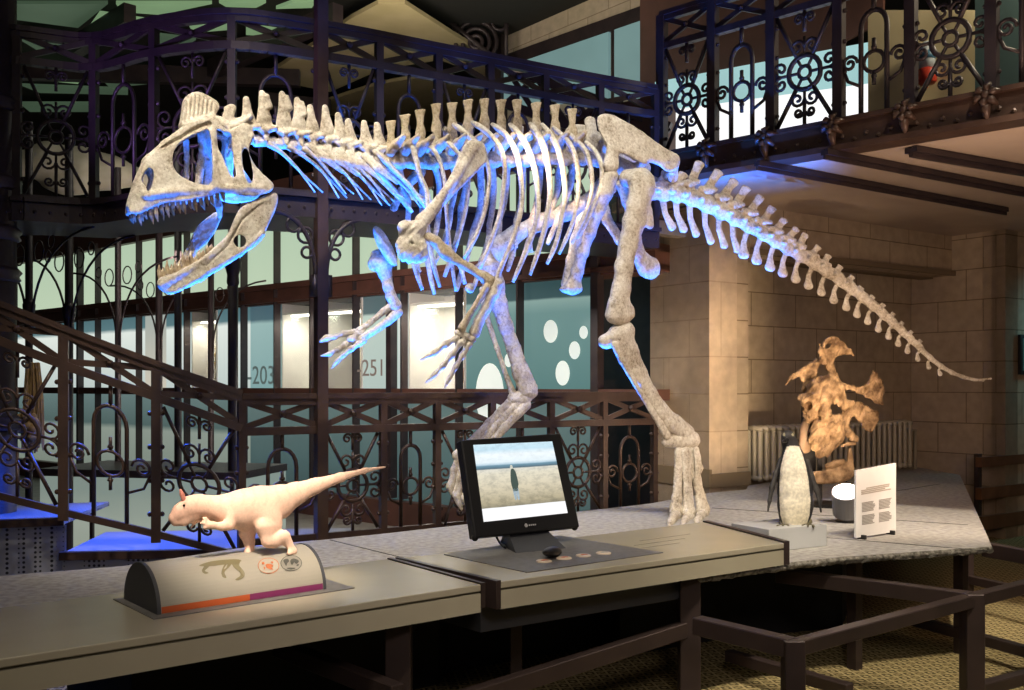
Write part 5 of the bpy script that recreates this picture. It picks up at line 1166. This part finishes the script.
for (x, y, inkm, kind) in ((270.5, 566, rust, 'orange'), (293.5, 563.5, ink, 'dark')):
    dome_print('printed_map', dcirc(x, y, 11, 8), rust if kind == 'orange' else ink, .0022, sub=1); dome_print('printed_map', dcirc(x, y, 10.3, 7.4), pale if kind == 'orange' else grp, .0028, sub=1)
    blobs = [[(-3,-1),(1,-2),(5,0),(3,2),(5,4),(0,3),(-2,2)], [(-7,-3),(-5,-4),(-4,-2),(-6,-1)], [(2,-4),(5,-4),(4,-2)], [(-5,1),(-3,2),(-4,4)]] if kind == 'orange' else [[(-8,-3),(-4,-4.5),(-2,-2),(-4,0),(-5,3),(-7,0)], [(0,-4),(4,-4.5),(8,-2),(5,1),(3,-1),(1,2),(-1,-1)], [(5,2),(8,1),(7,3)], [(-5,5),(0,4.4),(5,5),(0,6.5)]]
    for pb_ in blobs: dome_print('printed_land', [(x+a, y+b3) for a, b3 in pb_], inkm, .0034, sub=2)
# the model
MD = Side(ce-dn*.035, de)
M['skin'] = mat_attr('model_skin', .55, .15, 120, .3, .93)
def cskin(P):
    base = np.array([.90, .62, .48]); c = np.tile(base, (len(P), 1)); top = np.clip((512-P[:, 1])/30, 0, 1)[:, None]
    hd = np.clip((205-P[:, 0])/30, 0, 1)[:, None]; c = c*(1-.3*hd)+.3*hd*np.array([.80, .40, .30])
    stripe = (np.sin(P[:, 0]*.55+np.sin(P[:, 1]*.3)) > .7)[:, None]*(P[:, 1] < 506)[:, None]; return np.where(stripe, c*.93, c)
model = thing('dinosaur_model', 'small pink clay model of a crested dinosaur running on the domed plinth', 'dinosaur model', MD(262, 552))
bd = chain([(385,467,0,1.0),(365,470.5,0,2.4),(340,477.5,0,4.6),(315,486,0,7.6),(295,494,0,11.5),(278,502,0,17),(260,507,0,21),(243,510,0,20.5),(228,510,0,16.5),(218,508,0,12),(208,506,0,10.5),(198,506,0,10.8)], .72)
bd += chain([(198,505,0,11),(190,507,0,10.6),(181,512.5,0,8.8),(174.5,518,0,6.2)], .66)+chain([(194,515,0,6.5),(184,521,0,4.6),(175,523,0,3.2)], .66)
bd += blob(268,518,9,14,22,8,-12)+chain([(266,528,11,11),(268,541,12,6.5),(274,541,12,6.5),(284,537,12,6.2),(288,543,11,4.2),(293,551,11,3.6)], .8)+chain([(293,551,11,3.4),(289,553.5,14,2.4)], .8)
bd += chain([(250,520,-9,13),(247,533,-9,8),(249,541,-8,5.5),(250,550,-8,4.4)], .8)+chain([(250,551,-8,3.6),(252,555,-4,2.6)], .8)+chain([(247,552,-8,3),(248,555.5,-5,2.2)], .8)
bd += chain([(232,516,9,6.5),(229,525,11,5),(222,526.5,12,4),(212,525,13,3.2),(209,524,13,2.4)], .8)
for dx, dy in ((-6, -6.5), (-8.5, -1.5), (-5, 3.5)): bd += chain([(209,524.5,13,2),(209+dx*.55, 524.5+dy*.8, 13.5, 1.5),(209+dx, 524.5+dy, 14, .9)])
bd += chain([(222,518,-8,4),(212,520,-9,3),(202,519,-9,2.6)], .8)+chain([(202,519,-9,2),(195,522,-9,1.4),(191,528,-9,.8)])+chain([(201,519,-9,2),(192,520,-9,1.4),(186,525,-9,.8)])
cutm = chain([(170,524.5,4,.7),(180,522,7.5,.7),(191,517.5,9,.7)], 1)+chain([(284,524,14,.6),(286,512,14.5,.7),(283,502,14,.6)], 1)
carve('body', bd, MD, .0037, M['skin'], model, vox=.7, k=3.2, colorf=cskin, cuts=cutm, rough=.12, rs=.8, smooth=2)
carve('crest', chain([(184,500,3,2.6),(182,494,3,2.4),(180.5,490,3,1.2)], .8)+chain([(184,500,-3,2.6),(182,494,-3,2.4),(180.5,490,-3,1.2)], .8)+chain([(185,500,0,2.6),(183,496,0,2)]), MD, .0037, mat_plain('model_crest', (.62, .24, .18), .5), model, vox=.5, k=1)
eye_m = mat_plain('eye_black', (.02, .015, .01), .15)
mb = MB(); mb.ball(MD(184, 505.5, 6.6*.0037), .005, 8, 6); mb.build('eye', eye_m, model, True)

# ------------------------------------------------------------------ penguin on its grey box
gb = [on_z(x, y, SLAB_Z)[:2] for x, y in ((769, 552.5), (827, 546))]; gd = (gb[1]-gb[0])/np.linalg.norm(gb[1]-gb[0]); gn = np.array([-gd[1], gd[0]]); GH = .125
o_poly = [gb[0], gb[1], gb[1]+gn*.30, gb[0]+gn*.30]
mb = MB(); mb.prism(o_poly, SLAB_Z, SLAB_Z+GH); o = mb.build('grey_box', M['greybox']); tag(o, 'small plain grey box under the stuffed penguin', 'box'); bv = o.modifiers.new('bevel', 'BEVEL'); bv.width = .004; bv.segments = 2
pc_ = (gb[0]+gb[1])/2+gn*.16+gd*-.03; PEN = Side(pc_, (1, .05)); ps = pc_[1]/1000
PEN_Z = 0
pen = thing('penguin', 'stuffed penguin with white belly and dark flippers standing on the grey box', 'penguin', V3(pc_, SLAB_Z+GH))
def cpen(P):
    dk_, wh = np.array([.030, .028, .030]), np.array([.80, .74, .60])
    hw = np.interp(P[:, 1], [446,455,466,480,500,515,527], [6,9.5,12.5,14.5,15.6,14.6,11]); cx = np.interp(P[:, 1], [446,470,500,527], [793,793.5,795,795])
    white = (P[:, 2] > 1) & (np.abs(P[:, 0]-cx) < hw) & (P[:, 1] > 446+.10*np.abs(P[:, 0]-cx)**1.3*.3)
    edge = np.abs(np.abs(P[:, 0]-cx)-hw*.93) < .0
    c = np.where(white[:, None], wh, dk_); n_ = wnoise(P[:, 0], P[:, 1], P[:, 2], .22, 9)[:, None]
    c = np.where(white[:, None], wh*(1+.10*n_)-np.array([.0, .03, .10])*np.clip((P[:, 1:2]-495)/25, 0, 1)*.6, c)
    face = (P[:, 1] < 442) & (P[:, 2] > 2) & (((np.abs(P[:, 0]-788.5)-4.4)/1.3)**2+((P[:, 1]-434.5)/1.7)**2 < 1)
    return np.where(face[:, None], np.array([.30, .27, .17]), c)
pbody = chain([(788,437,2,7.0),(789.5,442,0,7.2),(791.5,449,0,7.5),(793,458,0,11.5),(794,472,0,15),(795,490,0,17.2),(795.5,506,0,17.4),(795,517,0,15),(795,524,0,11)], .85)
carve('body', pbody, PEN, ps, M['patterned'], pen, vox=.7, k=4, colorf=cpen, smooth=2)
carve('beak', chain([(787,440,8,2.2),(784.5,441,13,1.8),(782,442,18,.8)], .9), PEN, ps, M['black'], pen, vox=.5, k=1)
for q_ in (chain([(781,460,0,3.0),(776,474,1,2.8),(772,488,2,2.6),(769.5,501,3,1.9),(768,511,4,1.0)], .7), chain([(807,462,0,3.0),(812,478,1,2.8),(816.5,490,2,2.7),(819.5,501,3,2.0),(821,512,4,1.0)], .7)):
    carve('flipper', q_, PEN, ps, mat_noise('flipper_dark', (.022, .020, .020), (.05, .045, .04), 20, .6), pen, vox=.6, k=2)
for cx in (783, 808):
    f = chain([(cx, 522, 0, 4.5),(cx, 525.5, 4, 3)], 1)
    for dx in (-5, 0, 5): f += chain([(cx, 525.3, 3, 2.2),(cx+dx, 526.2, 13, 1.6),(cx+dx*1.2, 526.6, 18, .9)])
    carve('foot', f, PEN, ps, mat_noise('penguin_foot', (.06, .055, .03), (.13, .11, .06), 40, .6), pen, vox=.5, k=1)

# ------------------------------------------------------------------ lamp, sign, radiator, horned skull
lpc = on_z(847, 522, SLAB_Z); lY = lpc[1]
lamp = thing('spotlight', 'grey floor spotlight glowing behind the white sign', 'spotlight', lpc)
mb = MB(); mb.lathe(lpc[:2], [(.075, SLAB_Z), (.075, SLAB_Z+.014), (.02, SLAB_Z+.022), (.02, SLAB_Z+.06)], 20); mb.build('base', M['black'], lamp)
zz = lambda y: EYE+(HY-y)/1000*lY
hz0, hz1 = zz(517), zz(494); hr = 14/1000*lY
axl = np.array([-.25, .35, .9]); axl /= np.linalg.norm(axl); h0 = np.array([lpc[0]+.02, lpc[1], zz(513)]); h1 = np.array([lpc[0], lpc[1], zz(489)])+np.array([-.01, .0, 0])
mb = MB(); tilt = np.array([-.22, -.50, 1]); tilt /= np.linalg.norm(tilt); h0 = np.array([lpc[0], lpc[1], zz(514)]); h1 = h0+tilt*.175
mb.tube(np.array([h0, h0+tilt*.01, h1-tilt*.01, h1]), [hr*.82, hr*.98, hr*.98, hr], 24); mb.build('housing', mat_plain('lamp_dark_grey', (.16, .16, .17), .4, .2), lamp)
mb = MB(); mb.tube(np.array([h1+tilt*.001, h1+tilt*.012]), [hr*.9, hr*.86], 24); mb.build('lens', mat_emit('glowing_lamp_glass', (1, .78, .70), 16), lamp)
mb = MB(); mb.beam(np.array([lpc[0], lpc[1], SLAB_Z+.05]), h0, .03, .03); mb.build('bracket', M['black'], lamp)
sY0 = on_z(856, 540, SLAB_Z); sY1 = on_z(896, 533.5, SLAB_Z); 
sign = thing('sign_panel', 'upright white information panel with grey text on the platform', 'sign', (sY0+sY1)/2)
sd = (sY1-sY0)/np.linalg.norm(sY1-sY0); sn = np.array([sd[1], -sd[0], 0.]); Sw = np.linalg.norm(sY1-sY0); z_t0 = EYE+(HY-470.5)/1000*sY0[1]; z_t1 = EYE+(HY-463)/1000*sY1[1]
mb = MB(); mb.extrude([sY0+[0, 0, .012], sY1+[0, 0, .012], np.array([*sY1[:2], z_t1]), np.array([*sY0[:2], z_t0])], -sn*.012); mb.build('panel', M['white'], sign)
def sp_(u, v): 
    a = sY0*(1-u)+sY1*u; top = z_t0*(1-u)+z_t1*u; return np.array([a[0], a[1], SLAB_Z+.012+(top-SLAB_Z-.012)*v])+sn*.001
tx = mat_plain('sign_text_grey', (.36, .35, .32), .6); txb = mat_plain('sign_text_brown', (.44, .40, .34), .6)
mb = MB(); r = np.random.default_rng(2)
for v in (.71, .685, .66, .635): mb.beam(sp_(.12+.12*(v > .70), v), sp_(.88-.2*r.random(), v), .001, .007)
mb.build('heading_text', txb, sign)
for (u0, v0) in ((.14, .50), (.56, .50), (.14, .31), (.56, .31)):
    mb = MB()
    for k in range(7): mb.beam(sp_(u0, v0-.021*k), sp_(u0+.33-.08*r.random(), v0-.021*k), .001, .006)
    mb.build('text_block', tx, sign)
for u in (.14, .86):
    mb = MB(); p = sp_(u, 0); mb.box(p+np.array([0, 0, -.002]), (.018, .05, .03), sd[:2]); mb.build('clip', M['black'], sign)
# radiator along the niche wall
rA = plan(751, 9.15); rB = plan(907, 10.75)
rdv = (rB-rA)/np.linalg.norm(rB-rA); Lr = np.linalg.norm(rB-rA); nf = 27
rad = thing('radiator', 'old cream column radiator along the back of the niche', 'radiator', V3((rA+rB)/2, SLAB_Z))
rz0, rz1 = SLAB_Z+.03, SLAB_Z+.52
for k in range(nf):
    c = rA+rdv*(Lr*(k+.5)/nf); mb = MB(); nn = np.array([rdv[1], -rdv[0]])
    for off in (-.06, 0, .06):
        mb.tube(np.array([V3(c+nn*off, z) for z in (rz0, rz0+.04, rz1-.04, rz1)]), [.012, .022, .022, .012], 8)
    mb.tube(np.array([V3(c-nn*.085, rz1-.02), V3(c, rz1), V3(c+nn*.085, rz1-.02)]), .024, 8); mb.tube(np.array([V3(c-nn*.085, rz0+.03), V3(c+nn*.085, rz0+.03)]), .024, 8)
    mb.build('radiator_column', M['radiator'], rad, True)
mb = MB(); mb.tube(np.array([V3(rB, rz1-.10), V3(rB+rdv*.16, rz1-.10), V3(rB+rdv*.16, SLAB_Z)]), .02, 8); mb.build('pipe', M['radiator'], rad, True)
# horned fossil skull on a black stand
HS = Side(plan(830, 7.5), (1, .25)); hs = .0076
M['fossil'] = mat_noise('brown_fossil', (.10, .055, .025), (.40, .26, .14), 13, .65, 0, 1, 8, .3, 40)
stp = on_z(829, 506, SLAB_Z)
hsk = thing('horned_skull', 'brown horned fossil skull mounted on a black stand behind the penguin', 'fossil skull', V3(plan(829, 7.5), SLAB_Z))
hp = plate([(784,385),(790,377),(797,371),(806,365),(812,361),(818,357.5),(819,365),(817,375),(813,382),(808,390),(802,392),(802,383),(799,377.5),(794,379),(787,384)], lambda x, y: -6+0*np.asarray(x, float), 6, 2)
hp += plate([(820,362),(821,348),(823,342),(828,338),(834,336.5),(841,340),(847,346),(852,351),(854.5,355.5),(848,354.5),(841,355),(836,357),(834,363),(836,371),(840,380),(834,384),(827,370),(823,364)], lambda x, y: -5+0*np.asarray(x, float), 6, 2)
hp += plate([(819,358),(819,344),(821,347),(826,357),(828,363),(822,365)], lambda x, y: 0*np.asarray(x, float), 5, 1.5)
hp += plate([(836,379),(846,384),(858,386.5),(866,383),(871,377),(872.5,369.5),(878,375),(883,383),(884,392),(882,400),(884,405),(878,404),(870,399),(862,395),(850,390),(842,391)], lambda x, y: 2+0*np.asarray(x, float), 7, 2)
hp += plate([(842,412),(850,404),(860,402),(868,407),(876,411),(879,414),(877,423),(872,431),(866,431),(861,424),(854,417),(849,423),(852,431),(858,437),(858,442),(850,441),(843,432),(840,422)], lambda x, y: 2+0*np.asarray(x, float), 6, 2)
hp += chain([(812,388,2,6),(818,386,6,8),(830,384,8,9),(838,388,8,7)], .9)+chain([(801,398,4,4),(808,400,8,6),(816,396,10,6)])+blob(815,403,4,12,14,9,20)+blob(830,394,8,13,13,10)+chain([(826,400,12,6),(826,414,12,5.5),(824,420,12,4.5)], .9)+chain([(836,392,10,7),(842,404,8,6),(850,404,5,4)], .9)
hp += blob(812,412,0,9,12,8)
skl = carve('cranium', hp, HS, hs, M['fossil'], hsk, vox=.8, k=3.5, rough=1.6, rs=.8, cuts=blob(828,346.5,-5,3.5,2.2,12,-25)+blob(835,409,8,6,7,9)+blob(808,406,12,4,5,6)+blob(822,371,0,4,6,14))
carve('snout', blob(822,432,6,10,18,8,8)+blob(834,428,8,9,14,8,-20)+chain([(824,421,10,4),(830,424,11,4),(838,420,9,5),(840,436,8,4),(826,452,7,5)], .9)+chain([(818,425,4,6),(816,440,4,7),(820,455,5,4)]), HS, hs, M['fossil'], hsk, vox=.8, k=4, rough=1.5, rs=.8)
carve('painted_shade_side', blob(808,432,-8,9,22,8,10), HS, hs, mat_noise('fossil_shade_paint', (.05, .03, .02), (.12, .075, .045), 9, .7), hsk, vox=.9, k=4, rough=.8, rs=.3)  # shade on this side of the skull is put into a darker fossil colour
carve('lower_jaw', plate([(802,475),(812,472),(828,470),(840,466),(847,462),(848,450),(851,448),(853,456),(854,468),(855,474),(848,480),(836,483),(820,484),(808,482)], lambda x, y: 6+0*np.asarray(x, float), 9, 2.5)+chain([(827,466,8,3),(834,464,9,3),(842,462,9,3)]), HS, hs, M['fossil'], hsk, vox=.7, k=2.5, rough=.8, rs=.4)
carve('lower_jaw_tip', chain([(842,446,8,1.4),(848,444,9,2),(855,444,9,1.4)]), HS, hs, M['fossil'], hsk, vox=.5, k=1)
bs = plan(829, 7.55)
mb = MB(); mb.lathe(bs, [(.19, SLAB_Z), (.19, SLAB_Z+.015), (.18, SLAB_Z+.02)], 28); mb.box(V3(bs-[.07, 0], SLAB_Z+.30), (.03, .03, .6), (1, 0)); mb.box(V3(bs-[.22, 0], SLAB_Z+.25), (.03, .03, .5), (1, 0)); mb.box(V3(bs-[.06, 0.06], SLAB_Z+.20), (.36, .05, .04), (1, .2)); mb.box(V3(bs-[.14, -.05], SLAB_Z+.5), (.10, .04, .5), (1, .2))
mb.build('stand', M['black'], hsk)
# poster frame and dimmer on the right
root = thing('wall_poster', 'teal framed poster at the right edge', 'poster', at(1030, 355, 9.9)); 
mb = MB(); pw = wr1+E1*.22+N1*.03; mb.beam(V3(pw, 1.92), V3(pw+E1*.8, 1.92), .03, .42); mb.build('frame', M['black'], root)
mb = MB(); mb.beam(V3(pw+E1*.04+N1*.016, 1.92), V3(pw+E1*.8+N1*.016, 1.92), .01, .34); mb.build('print', mat_plain('teal_print', (.10, .30, .30), .4), root)
# white box and clear lamp on the pier
o_ = MB(); q_ = pl+(pc-pl)*.07; o_.box(V3(q_+N1*0-E1*.05, EYE+(HY-265)/1000*9.2), (.10, .16, .17), E1); tag(o_.build('wall_box', M['white']), 'small white box fixed on the pale stone pier', 'box')
fl_ = thing('flood_lamp', 'clear flood lamp fixed to the pier behind the tail base', 'lamp', at(670, 236, 8.7))
mb = MB(); c = at(668, 229, 8.7); mb.obox(c, V3(E1*.17, 0), V3(N1*.05, 0), (0, 0, .06)); mb.build('lamp_glass', mat_plain('clear_lamp', (.35, .34, .32), .15), fl_)
mb = MB(); mb.obox(c-V3(E1*.20, 0), V3(E1*.04, 0), V3(N1*.06, 0), (0, 0, .075)); mb.obox(c+[0, 0, .065], V3(E1*.18, 0), V3(N1*.05, 0), (0, 0, .008)); mb.build('lamp_body', M['iron_dark'], fl_)
# stair landing and treads of perforated metal lit blue
def mat_perf():
    m, nt, b = nodes('perforated_metal'); L = nt.links; tc = N(nt, 'ShaderNodeTexCoord'); v = N(nt, 'ShaderNodeTexVoronoi'); v.inputs['Scale'].default_value = 34; v.inputs['Randomness'].default_value = 0; L.new(tc.outputs['Object'], v.inputs['Vector'])
    L.new(ramp(nt, v.outputs['Distance'], [(.28, (.02, .02, .025)), (.34, (.34, .35, .37))]), b.inputs['Base Color']); b.inputs['Metallic'].default_value = .3; b.inputs['Roughness'].default_value = .45; return m
M['perf'] = mat_perf()
stairs = thing('metal_stairs', 'perforated metal stair treads glowing blue at the far left', 'stairs', at(60, 570, 6.1))
for i, (x0, x1, z, Y) in enumerate(((60, 345, .55, 6.2), (-40, 64, .76, 6.05))):
    a = plan(x0, Y); c = plan(x1, Y+.2); mb = MB(); mb.prism([a, c, c+np.array([-.1, .95]), a+np.array([-.1, .95])], z-.03, z); mb.build('tread', M['perf'], stairs)
    mb = MB(); mb.beam(V3(a, z-.01), V3(c, z-.01), .05, .05); mb.build('nosing', M['iron'], stairs)
    mb = MB(); mb.beam(V3(a+np.array([0, .03]), z-.22), V3(a+(c-a)*.36+np.array([0, .03]) if i == 0 else c+np.array([0, .03]), z-.22), .012, .36); mb.build('skirt_panel', M['perf'], stairs)
# ------------------------------------------------------------------ light
w = bpy.data.worlds.new('world'); scene.world = w; w.use_nodes = True
bg = w.node_tree.nodes['Background']; bg.inputs[0].default_value = (.62, .55, .55, 1); bg.inputs[1].default_value = .04
vs_ = scene.view_settings; vs_.view_transform = 'Standard'; vs_.look = 'None'; vs_.exposure = 0; vs_.gamma = 1; vs_.use_curve_mapping = False
WARM = (1, .86, .68); NEUT = (1, .94, .85); BLUE = (.01, .13, 1.0); VIO = (.20, .20, 1.0)
spot_light('exhibit_spot', (-1.6, 3.6, 5.8), (-1.4, 5.4, 2.6), 340, NEUT, 44, .7, .05)
spot_light('exhibit_spot', (.3, 3.9, 5.8), (-.1, 6.4, 2.6), 400, NEUT, 44, .7, .05)
spot_light('exhibit_spot', (1.5, 3.9, 5.8), (.9, 6.9, 2.4), 350, NEUT, 34, .7, .05)
spot_light('exhibit_spot', (2.6, 3.4, 5.2), (2.9, 7.8, 2.2), 200, WARM, 26, .8, .06)
spot_light('exhibit_spot', (0.2, 1.7, 5.0), tuple(MD(262, 508)), 1700, (1, .84, .68), 13, .9, .04)
spot_light('exhibit_spot', (2.5, 3.0, 5.0), (1.6, 5.6, .7), 460, WARM, 40, .8, .06)
spot_light('exhibit_spot', (3.6, 4.6, 5.0), (2.9, 7.0, .8), 820, WARM, 32, .7, .06)
spot_light('exhibit_spot', (1.2, 2.2, 3.6), tuple(PEN(793, 490)), 420, (1, .90, .78), 12, .5, .04)  # added lower spot that brightens the penguin's shaded belly
spot_light('exhibit_spot', (0.2, 2.0, 4.6), (0.2, 4.7, .8), 320, WARM, 40, .8, .06)
spot_light('exhibit_spot', (-1.2, 1.4, 4.6), (-1.4, 3.4, .8), 150, WARM, 50, .9, .06)
# blue uplights around the skeleton, under its middle line
def under(px, z, lat, m_=BODY):
    p = m_(px, 385, lat); return (float(p[0]), float(p[1]), z)
for (px, z, lat, apx, apy, e, c, sz) in ((262, .78, .0, 255, 150, 480, BLUE, 46), (330, .78, .0, 340, 160, 560, BLUE, 50), (395, .80, .05, 425, 170, 560, BLUE, 54), (560, .80, .1, 505, 170, 560, BLUE, 44), (600, .80, .0, 600, 180, 480, BLUE, 50),
                                  (215, .84, .05, 180, 215, 330, BLUE, 50), (330, .78, .95, 345, 160, 420, (.05, .12, 1), 34), (430, .78, .95, 420, 165, 240, (.05, .12, 1), 28), (400, .78, .75, 405, 245, 1100, VIO, 26), (490, .78, .75, 500, 250, 190, VIO, 44)):
    a_ = under(px, z, lat); t_ = BODY(apx, apy, lat+.16); spot_light('blue_skeleton_light', a_, tuple(t_), e*1.7, c, sz, .8, .04)
spot_light('blue_skeleton_light', (1.55, 7.25, .78), tuple(TAIL(712, 205)), 1200, BLUE, 46, .8, .04)
spot_light('blue_skeleton_light', (1.2, 6.2, .78), tuple(TAIL(730, 215)), 700, (.04, .22, 1), 36, .8, .04)
spot_light('blue_skeleton_light', tuple(BODY(268, 172, -.02)), tuple(BODY(200, 156, -.10)), 26, BLUE, 60, .8, .02)  # added blue light hung behind the skull, tinting its inner far wall
spot_light('blue_stair_light', (-2.6, 6.7, 2.2), (-2.4, 6.4, .55), 420, (.02, .10, 1), 90, .8, .1)
spot_light('gallery_violet_fill', (-3.0, 5.2, 2.5), (-2.1, 6.5, 3.75), 110, (.5, .28, 1), 62, .6, .1)  # added unseen light giving the balustrade its violet tint
# the floor spotlight that throws the fossil's shadow on the pier
spot_light('floor_spot', tuple(h1+tilt*.03), tuple(np.array([*pc, 1.15])), 75, (1, .74, .48), 120, .6, .03)
area_light('hall_fill', (1, 1.0, 6.0), (1, 6, 1), 60, WARM, 4, 3)  # unseen area light added as soft fill over the hall
area_light('bridge_fill', (4.2, 6.6, 4.9), (4.0, 7.6, 4.0), 45, (1, .85, .6), .6, .4)  # unseen light added to brighten the cream wall
area_light('aisle_fill', (3.0, 5.0, 1.6), (3.4, 7.6, 3.4), 48, (1, .66, .48), 1.2, 1.0)  # unseen warm light added to brighten the aisle ceiling from below
area_light('teal_lamp', (6.4, 10.6, 2.6), (6.2, 11.4, 1.8), 10, (.25, .85, 1), .5, .5)
area_light('roof_fill', (-1.2, 9.5, 4.8), (-1.0, 9.6, 5.9), 75, (1, .9, .65), 2.5, 2.5)  # unseen upward light added to brighten the beige roof panels
area_light('cast_fill', (-3.2, 8.6, 4.6), (-3.2, 9.2, 3.4), 10, (1, .95, .8), 1, .6)  # unseen light added to lift the pale cast out of the dark
area_light('facade_fill', (-1.8, 9.0, 2.6), (-3.2, 12.5, 2.6), 60, (1, .80, .70), 2.5, .3)  # unseen light added under the gallery to brighten the cornice
area_light('floor_fill', (-.4, 8.8, 2.3), (-.4, 8.9, 0), 24, (1, .95, .85), 2.0, .8)  # unseen light added to brighten the hall floor behind the railing
spot_light('pier_fill', (3.0, 5.2, 1.9), (1.66, 8.9, 1.5), 260, (1, .74, .47), 30, .7, .06)  # added floating light without a fixture, brightening the pier
spot_light('rail_spot', (-1.5, 3.6, 5.4), (-1.2, 6.6, 1.0), 420, WARM, 60, .9, .1)
spot_light('carpet_spot', (2.9, 3.6, 4.6), (2.3, 5.2, 0), 420, WARM, 60, .8, .1)
spot_light('front_fill', (.6, .6, 2.6), (.4, 4.6, .3), 120, (1, .85, .8), 80, .9, .3)
spot_light('pier_low_fill', (2.05, 6.9, .78), (1.85, 8.9, 1.7), 190, (1, .74, .46), 56, .8, .04)  # second light added low on the platform to brighten the pier's right face
spot_light('pier_side_fill', (-.2, 5.6, 3.4), (1.5, 9.1, 1.5), 260, (1, .74, .55), 26, .7, .06)  # unseen light added to brighten the pier's left face
